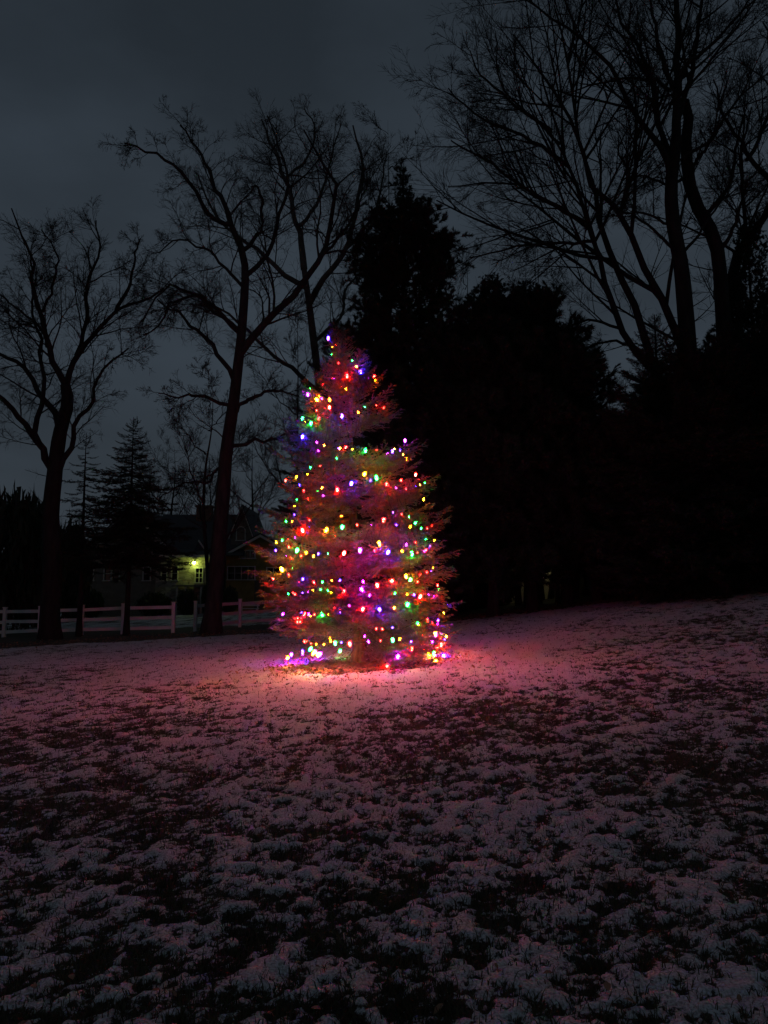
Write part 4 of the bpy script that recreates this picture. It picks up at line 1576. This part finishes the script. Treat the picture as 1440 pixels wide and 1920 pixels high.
A2 = """853,112,R 905,73,B 1003,98,G 960,85,R 300,87,B 248,127,G 288,130,O 392,120,R 347,175,R 392,165,B 503,175,O 597,155,G 685,150,R 770,150,P 925,150,B 1015,160,O 1080,170,G
1145,155,R 1115,172,R 310,222,P 262,240,R 225,242,G 190,255,Y 265,283,R 322,298,G 185,305,B 250,343,P 285,348,R 345,340,R 372,318,O 420,340,O 450,325,B 510,325,G 610,315,R 705,297,P
792,305,R 818,257,O 882,310,B 960,308,O 990,270,P 1020,318,G 1045,257,R 1105,237,G 1130,272,B 1160,245,O 1058,322,R 1097,312,P 1110,300,R 218,415,Y 353,480,B 265,455,R 417,500,R
474,500,G 528,493,O 583,490,B 722,495,P 805,512,R 708,540,P 607,552,R 505,550,G 525,565,O 460,547,G 415,552,O 352,565,B 382,560,P 290,568,R 262,572,G 306,574,R 765,580,P 902,488,R
885,495,R 982,460,O 1017,482,G 1060,498,R 1115,440,R 1140,432,B 1150,410,O 1075,455,R 1180,518,R 1185,545,G 920,570,G 992,575,O 1038,580,B 1080,582,R 1125,573,P 1155,585,P 1172,578,R
1148,590,R 998,630,G 637,645,P 547,657,R 725,658,R 820,663,B 915,657,O 585,680,B 465,692,G 525,690,O 427,700,R 400,713,O 367,690,R 347,690,B 388,695,P 320,720,R 305,727,R 342,722,R
320,742,R 338,742,R 1217,690,Y 1113,728,R 1122,735,R 1143,745,R 1170,745,R 1185,733,B 1058,750,G 1067,762,Y 805,785,R 838,788,R 905,780,B 735,832,P 752,865,P 903,848,G 950,848,O
1020,865,B 1088,867,R 1147,865,P 1197,848,R 1258,832,Y 1252,852,B 1235,877,R 1205,903,R 1020,903,R 1077,922,B 1120,935,O 1165,930,G 830,860,R 550,868,G 590,872,B 638,873,R 525,862,O
485,883,O 435,882,O 402,878,R 375,865,R 360,862,R 408,905,G 423,928,O 445,940,O 463,935,P 940,950,P 863,1007,R"""


def bulbs_from(txt, ox, oy, sc):
    out = []
    for w in txt.split():
        a, b, c = w.split(',')
        out.append((ox + float(a) / sc, oy + float(b) / sc, c))
    return out


BIG1 = {(735, 303), (657, 328), (558, 513), (630, 562), (447, 605), (400, 685), (768, 763), (765, 902), (830, 922), (687, 957), (602, 995), (890, 966), (476, 467)}
BIG2 = {(853, 112), (347, 175), (503, 175), (597, 155), (818, 257), (882, 310), (1020, 318), (322, 298), (218, 415), (805, 512), (982, 460), (1017, 482), (1080, 582),
        (902, 488), (998, 630), (725, 658), (820, 663), (465, 692), (903, 848), (1020, 903), (550, 868), (638, 873), (940, 950), (705, 297), (708, 540), (607, 552), (610, 315)}
BL = []
rb = random.Random(4)
for px, py, c in bulbs_from(A1, 440, 600, 3.130) + bulbs_from(A2, 460, 940, 3.2727):
    k1 = (round((px - 440) * 3.130), round((py - 600) * 3.130))
    k2 = (round((px - 460) * 3.2727), round((py - 940) * 3.2727))
    big = k1 in BIG1 or k2 in BIG2 or py < 645
    off = 0.03 if py < 690 else -0.10 if big else rb.uniform(-0.36, -0.08)
    Yd = SPY
    for _ in range(10):                                  # walk to the near face of the crown
        p = at(px, py, Yd)
        z = p.z - SPRUCE.z
        r_ = crown_r(max(z, 0.12)) + off
        dx = p.x - SPX - axis_x(max(z, 0))
        depth = math.sqrt(max(0.0, r_ * r_ - dx * dx)) if abs(dx) < r_ else 0.0
        Yd = 0.5 * Yd + 0.5 * (SPY - depth)
    p = at(px, py, Yd)
    zc = max(0.10, p.z - SPRUCE.z)
    lim = crown_r(zc) * 0.98
    p.x = SPX + axis_x(zc) + max(-lim, min(lim, p.x - SPX - axis_x(zc)))
    BL.append((p.x - SPX, p.y - SPY, max(0.10, p.z - SPRUCE.z), c, rb.uniform(0.88, 1.1) if (p.z - SPRUCE.z < 0.42) else rb.uniform(0.92, 1.10) if big else rb.uniform(0.32, 0.64) if zc < 2.6 else rb.uniform(0.28, 0.50)))
for k in range(62):                                      # the far side of the tree
    z = 0.15 + (H_SP - 0.7) * rb.random() ** 1.7
    a = rb.uniform(0.25, math.pi - 0.25)
    r_ = crown_r(z) * rb.uniform(0.9, 1.02)
    BL.append((axis_x(z) + r_ * math.cos(a), r_ * math.sin(a), z, rb.choice('RRRRPPBBOOGY'), rb.choice((0.75, 0.8, 0.95))))
for bx, by, bz, c in ((-1.45, 0.75, 0.14, 'P'), (-1.25, 1.0, 0.18, 'B'), (-1.0, 1.2, 0.16, 'P'), (-1.45, 0.25, 0.12, 'O'), (1.65, 0.45, 0.14, 'B'),
                      (1.5, 0.7, 0.15, 'P'), (1.45, -0.25, 0.10, 'Y'), (1.3, 1.0, 0.2, 'R')):
    BL.append((bx, by, bz, c, 0.95))                     # extra low bulbs, added to throw coloured pools on the snow round the foot

rngb = random.Random(77)
ends = []


def bough(z, az, ln, pitch):
    """One spruce bough whose tip is ln from the trunk line, its middle at height z."""
    if ln > 1.2:
        ms, ml = BR_LONG, 1.75
    elif ln > 0.6:
        ms, ml = BR_MID, 1.10
    else:
        ms, ml = BR_SHORT, 0.50
    o = link('branch', rngb.choice(ms), None, spruce)
    s = ln / ml
    o.location = (axis_x(z), 0, z)
    o.scale = (s, s * rngb.uniform(0.95, 1.25), s)
    o.rotation_euler = (rngb.uniform(-0.4, 0.4), -pitch, az)


def pitch_at(fz):
    return interp([(0, -0.20), (0.25, -0.10), (0.5, 0.04), (0.75, 0.28), (0.9, 0.62), (1, 1.1)], fz)


# boughs that carry the bulbs: each runs from the trunk to just past a bulb
for bx, by, bz, c, _ in BL:
    if any((bx - e[0]) ** 2 + (by - e[1]) ** 2 + (1.6 * (bz - e[2])) ** 2 < 0.17 ** 2 for e in ends):
        continue
    if bz < 0.62 and bx < 0:
        continue
    if bz < 0.98 and by < 0 and abs(bx - 0.02) < 0.62:
        continue
    dx = bx - axis_x(bz)
    rr = math.hypot(dx, by)
    ph = pitch_at(bz / H_SP) + rngb.uniform(-0.08, 0.08)
    z0 = max(0.3, bz - 0.045 - math.tan(ph) * rr)
    ph = math.atan2(bz - 0.045 - z0, rr)
    bough(z0, math.atan2(by, dx) + rngb.uniform(-0.05, 0.05), (rr + rngb.uniform(0.14, 0.24)) / math.cos(ph), ph)
    ends.append((bx, by, bz))
# boughs that fill the crown between them
k = 0
while len(ends) < 297 and k < 4000:
    k += 1
    z = 0.42 + (H_SP - 0.55) * rngb.random() ** 1.1
    az = rngb.uniform(-math.pi, math.pi)
    rad = crown_r(z) * rngb.choice([0.92, 1.0, 1.04, 1.08, 1.14])
    e = (axis_x(z) + rad * math.cos(az), rad * math.sin(az), z)
    if any((e[0] - q[0]) ** 2 + (e[1] - q[1]) ** 2 + (1.6 * (e[2] - q[2])) ** 2 < 0.26 ** 2 for q in ends):
        continue
    if z < 1.12 and (math.cos(az) < 0.35 and math.sin(az) < 0.35):
        continue                                          # the open bare side low on the left
    ph = pitch_at(z / H_SP) + rngb.uniform(-0.1, 0.1)
    z0 = max(0.3, z - math.tan(ph) * rad)
    ph = math.atan2(z - z0, rad)
    bough(z0, az, rad / math.cos(ph), ph)
    ends.append(e)
print('boughs', len(ends), k)
o = link('leader', BR_SHORT[1], None, spruce)
o.location = (axis_x(H_SP - 0.42), 0, H_SP - 0.42)
o.scale = (0.95, 0.95, 0.95)
o.rotation_euler = (0, -1.35, 2.9)
# dead bare twigs round the foot
rn = np.random.default_rng(19)
for k in range(20):
    az = rn.uniform(2.4, 5.6) if k < 15 else rn.uniform(0, 6.28)
    z0 = rn.uniform(0.35, 1.15)
    ln = rn.uniform(0.7, 1.35)
    d = np.array([math.cos(az), math.sin(az), -0.30 - 0.25 * rn.random()])
    P0 = np.array([[axis_x(z0), 0, z0]])
    pts = [P0[0]]
    for j in range(7):
        d = d + rn.normal(size=3) * 0.12
        d[2] += 0.03
        pts.append(pts[-1] + d / np.linalg.norm(d) * ln / 7)
    pts = np.array(pts)
    pts[:, 2] = np.maximum(pts[:, 2], 0.06)
    t_ = Tubes()
    t_.add(pts, np.linspace(0.013, 0.003, 8), 5)
    P1, R1, _ = grow(pts[None], np.full((1, 8), 0.008), np.array([0]), 9, 0.4, (0.5, 1.0), 0.14, 0.0, 5, 0.01, 0.2, 0.003, rn)
    P2, R2, _ = grow(P1, R1, np.zeros(9, int), 4, 0.45, (0.5, 1.0), 0.14, 0.0, 3, 0.01, 0.2, 0.0022, rn)
    t_.add(P1, R1, 3)
    t_.add(P2, R2, 3)
    link('dead_branch', t_.mesh('dead_branch'), M['twig'], spruce)

# ------------------------------------------------------------------ strings of coloured bulbs
GLOW = {'R': (1.0, 0.0032, 0.0022), 'O': (1.0, 0.17, 0.0022), 'Y': (1.0, 0.40, 0.006), 'G': (0.004, 0.85, 0.04), 'B': (0.018, 0.006, 1.0), 'P': (0.48, 0.006, 0.80)}
POW = {'R': 1.5, 'O': 1.0, 'Y': 0.95, 'G': 0.55, 'B': 1.1, 'P': 0.75}
NAMES = {'R': 'red', 'O': 'amber', 'Y': 'yellow', 'G': 'green', 'B': 'blue', 'P': 'violet'}
BULB = {}
for k, c in GLOW.items():
    for lvl, gain in (('bright', 1.9), ('dim', 0.85)):     # some lamps on the strings burn brighter than others
        me_ = MB().lathe([(0.011, 0.0), (0.020, -0.012), (0.025, -0.030), (0.019, -0.055), (0.009, -0.075)], 7).mesh('bulb_' + NAMES[k], True)
        m_ = mat('%s_%s_bulb' % (lvl, NAMES[k]), c, 0.3, emit=c, strength=1.0)
        nt_ = m_.node_tree                                   # the diode throws most of its light out of the tip
        tc_ = nt_.nodes.new('ShaderNodeTexCoord')
        sp_ = nt_.nodes.new('ShaderNodeSeparateXYZ')
        mr_ = nt_.nodes.new('ShaderNodeMapRange')
        mr_.inputs['From Min'].default_value = -0.005
        mr_.inputs['From Max'].default_value = -0.070
        mr_.inputs['To Min'].default_value = gain * BULB_POWER * POW[k] * 0.45
        mr_.inputs['To Max'].default_value = gain * BULB_POWER * POW[k] * 1.9
        nt_.links.new(tc_.outputs['Object'], sp_.inputs[0])
        nt_.links.new(sp_.outputs['Z'], mr_.inputs['Value'])
        nt_.links.new(mr_.outputs[0], nt_.nodes['Principled BSDF'].inputs['Emission Strength'])
        me_.materials.append(m_)
        BULB[k, lvl] = me_
SOCK = MB().lathe([(0.011, 0.0), (0.012, 0.022), (0.008, 0.030)], 6).mesh('socket')
SOCK.materials.append(M['cable'])

TIERS = [('lowest string of coloured bulbs, sagging close to the snow', 0, 0.62), ('string of coloured bulbs round the bottom boughs, above the lowest one', 0.62, 1.02),
         ('string of coloured bulbs round the widest boughs', 1.02, 1.62), ('string of coloured bulbs just above the widest boughs', 1.62, 2.15),
         ('string of coloured bulbs round the lower middle of the tree', 2.15, 2.75), ('string of coloured bulbs round the middle of the tree', 2.75, 3.6),
         ('string of coloured bulbs round the upper boughs', 3.6, 4.9), ('topmost string of coloured bulbs, winding up to the tip', 4.9, 99)]
for lb, z0, z1 in TIERS:
    sel = [b for b in BL if z0 <= b[2] < z1]
    if not sel:
        continue
    root = thing('light_string', lb, 'string lights', SPRUCE, 'strings of coloured lights on the spruce')
    cyl = sorted((math.atan2(b[1], b[0] - axis_x(b[2])), math.hypot(b[0] - axis_x(b[2]), b[1]), b[2], b[3], b[4]) for b in sel)
    path = []
    for i, (a, r_, z, c, sc_) in enumerate(cyl):
        tip = Vector((axis_x(z) + r_ * math.cos(a), r_ * math.sin(a), z))
        path.append(tip + Vector((0, 0, 0.055)))
        if i + 1 < len(cyl):
            a2, r2, z2, _, _ = cyl[i + 1]
            for f in (0.25, 0.5, 0.75):
                aa, rr, z_ = a + (a2 - a) * f, (r_ + (r2 - r_) * f), z + (z2 - z) * f
                path.append(Vector((axis_x(z_) + rr * 0.97 * math.cos(aa), rr * 0.97 * math.sin(aa), z_ + 0.05 - 0.10 * math.sin(f * math.pi) * min(1, abs(a2 - a) * 3))))
        bo = link('bulb', BULB[c, 'bright' if sc_ > 0.9 else 'dim'], None, root)
        bo['label'] = 'lit %s bulb' % NAMES[c]
        bo.location = tip + Vector((0, 0, 0.03))
        bo.scale = (sc_, sc_, sc_)
        bo.rotation_euler = (rb.uniform(-0.5, 0.5), rb.uniform(-0.5, 0.5), rb.uniform(0, 6.28))
        so = link('socket', SOCK, None, bo)
    t_ = Tubes()
    t_.add(np.array([tuple(p) for p in path]), np.full(len(path), 0.0035), 4)
    link('wire', t_.mesh('wire'), M['cable'], root)
print('bulbs', len(BL))
